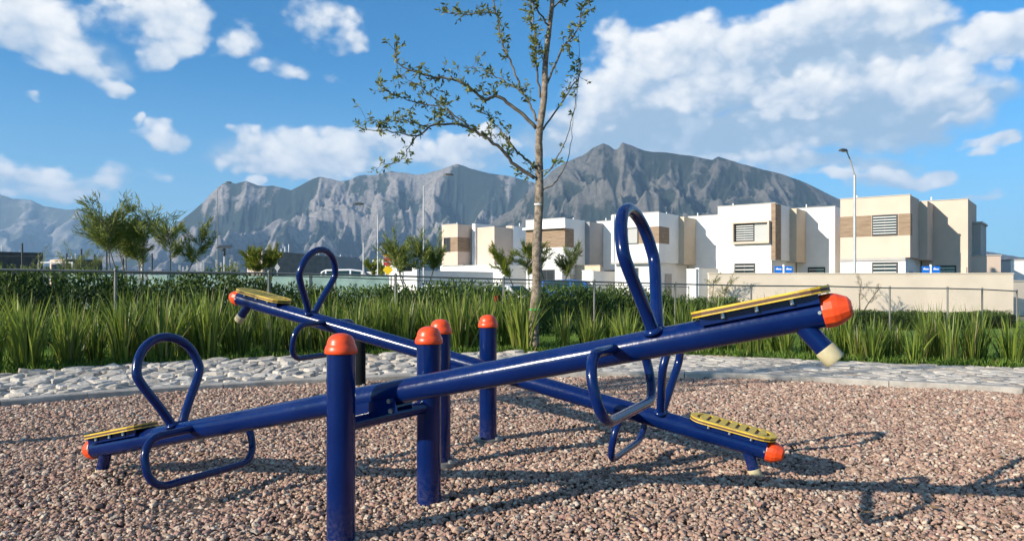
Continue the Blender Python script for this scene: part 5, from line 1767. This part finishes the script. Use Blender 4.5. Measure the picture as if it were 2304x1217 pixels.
# ------------------------------------------------------------------ cars
def car(label, X, Y, rz, paint, kind='sedan', z=None):
    c = thing('parked_car', label, 'car', (X, Y, gz(X, Y) if z is None else z), rz, 'parked cars')
    if kind == 'sedan':
        S = [(-2.15, .62, .32, .62, .55, .66), (-2.0, .80, .25, .86, .72, .92), (-1.45, .86, .22, .90, .72, .96), (-0.85, .87, .2, .90, .60, 1.40), (0.1, .87, .2, .88, .60, 1.45), (0.55, .87, .2, .88, .60, 1.36), (1.15, .86, .22, .86, .70, .92), (1.95, .80, .25, .74, .66, .78), (2.15, .62, .34, .58, .50, .62)]
    else:
        S = [(-2.3, .72, .4, .8, .66, .9), (-2.2, .88, .32, 1.0, .74, 1.55), (-1.9, .92, .3, 1.02, .72, 1.70), (-0.3, .92, .28, 1.02, .72, 1.74), (0.45, .92, .28, 1.0, .72, 1.66), (1.05, .92, .3, 1.0, .8, 1.08), (2.05, .88, .32, .92, .76, .98), (2.3, .72, .42, .7, .6, .76)]
    V = []
    for (x, wd, zl, zb, wr, zt) in S:
        V += [(x, -wd * 0.92, zl), (x, -wd, (zl + zb) / 2), (x, -wd * 0.97, zb), (x, -wr, zt), (x, wr, zt), (x, wd * 0.97, zb), (x, wd, (zl + zb) / 2), (x, wd * 0.92, zl)]
    F = []
    for i in range(len(S) - 1):
        for k in range(8):
            F.append((i * 8 + k, i * 8 + (k + 1) % 8, (i + 1) * 8 + (k + 1) % 8, (i + 1) * 8 + k))
    F += [tuple(range(8)), tuple(reversed(range((len(S) - 1) * 8, len(S) * 8)))]
    bd = MB().add(V, F).build('body', M[paint], c, auto=True, bevel=0.03)
    # glass: side windows lie just outside the cabin flanks, screens on the slopes
    cab = [q for q in S if q[5] - q[3] > 0.3]
    for s_ in (-1, 1):
        for i in range(len(cab) - 1):
            q0, q1 = cab[i], cab[i + 1]
            def pt(q, f, dx):
                return (q[0] + dx, s_ * ((q[1] * 0.97) * (1 - f) + q[4] * f + 0.012), q[3] * (1 - f) + q[5] * f)
            V = [pt(q0, 0.12, 0.06), pt(q1, 0.12, -0.06), pt(q1, 0.86, -0.06), pt(q0, 0.86, 0.06)]
            MB().add(V, [(0, 1, 2, 3)] if s_ < 0 else [(3, 2, 1, 0)]).build('side_window', M['carglass'], bd)
    i0 = S.index(cab[0]); i1 = S.index(cab[-1])
    for qa, qb, nm in ((cab[-1], S[i1 + 1], 'windscreen'), (cab[0], S[i0 - 1], 'rear_window')):
        sx = 1 if qb[0] > qa[0] else -1
        V = []
        for f in (0.10, 0.92):
            x = qa[0] * (1 - f) + qb[0] * f + sx * 0.012; z_ = qa[5] * (1 - f) + qb[5] * f + 0.018; wd = (qa[4] * (1 - f) + qb[4] * f) * 0.93
            V += [(x, -wd, z_), (x, wd, z_)]
        MB().add(V, [(0, 1, 3, 2)] if sx > 0 else [(2, 3, 1, 0)]).build(nm, M['carglass'], bd)
    for sx in (-1.35, 1.35):
        for s_ in (-1, 1):
            w_ = MB().lathe([(0.2, -0.11), (0.31, -0.11), (0.33, -0.07), (0.33, 0.07), (0.31, 0.11), (0.2, 0.11)], (sx, s_ * 0.80, 0.33), (0, 1, 0), n=20).build('wheel', M['tyre'], c, auto=True)
            MB().cyl((sx, s_ * 0.80 - 0.112, 0.33), (sx, s_ * 0.80 + 0.112, 0.33), 0.19, n=14).build('rim', M['steel'], w_, auto=True)
    fx = S[-1][0] - 0.06
    for s_ in (-1, 1):
        MB().box((fx - 0.05, s_ * 0.52 - 0.12, S[-1][3] - 0.14), (fx + 0.075, s_ * 0.52 + 0.12, S[-1][3] - 0.02)).build('headlight', M['paleglass'], bd)
    return c


def car_at(x, Y):
    X = (x - 1152) / 1664.0 * Y
    return X, Y


X, Y = car_at(985, 37); car('white sedan parked before the leftmost house, roof showing above the hedge', X, Y, ROWA + math.pi, 'carwhite')
X, Y = car_at(1130, 38); car('pale grey sedan parked just left of the slim trunk', X, Y, ROWA + math.pi, 'cargrey')
X, Y = car_at(1300, 42); car('bright blue car parked behind the hedge right of the trunk', X, Y, -0.25, 'carblue', 'suv')
X, Y = car_at(800, 50); car('white van seen through the far hand loop', X, Y, R(8), 'carwhite', 'suv')

# a single red flower in the clumps
fl = thing('red_flower', 'single red flower among the strap leaves left of the trunk', 'flower', px(1116, 676, 11.9) - Vector((0, 0, 0.62 + 0.15)))
MB().tube([(0, 0, -0.06), (0.01, 0, 0.35), (0, 0, 0.74)], 0.005, 5).build('stem', M['leaf_hedge'], fl)
fm = MB()
for k in range(5):
    a = R(72 * k)
    fm.add([(0, 0, 0.73), (0.03 * math.cos(a - .5), 0.03 * math.sin(a - .5), 0.80), (0.035 * math.cos(a), 0.035 * math.sin(a), 0.86), (0.03 * math.cos(a + .5), 0.03 * math.sin(a + .5), 0.80)], [(0, 1, 2, 3)])
fm.build('bloom', M['signred'], fl)
# ------------------------------------------------------------------ air
hz = MB().box((-13500, -3000, -8), (13500, 16500, 1560))
hazeo = hz.build('haze')
hazeo['kind'] = 'stuff'
hm = bpy.data.materials.new('haze_air'); hm.use_nodes = True
t = NT(hm.node_tree)
t.n.clear()
ho = t.new('ShaderNodeOutputMaterial'); pv = t.new('ShaderNodeVolumePrincipled')
pv.inputs['Color'].default_value = (0.40, 0.66, 1.0, 1)
pv.inputs['Density'].default_value = 6.0e-5
pv.inputs['Anisotropy'].default_value = 0.0
t.l.new(pv.outputs[0], ho.inputs['Volume'])
hazeo.data.materials.append(hm)
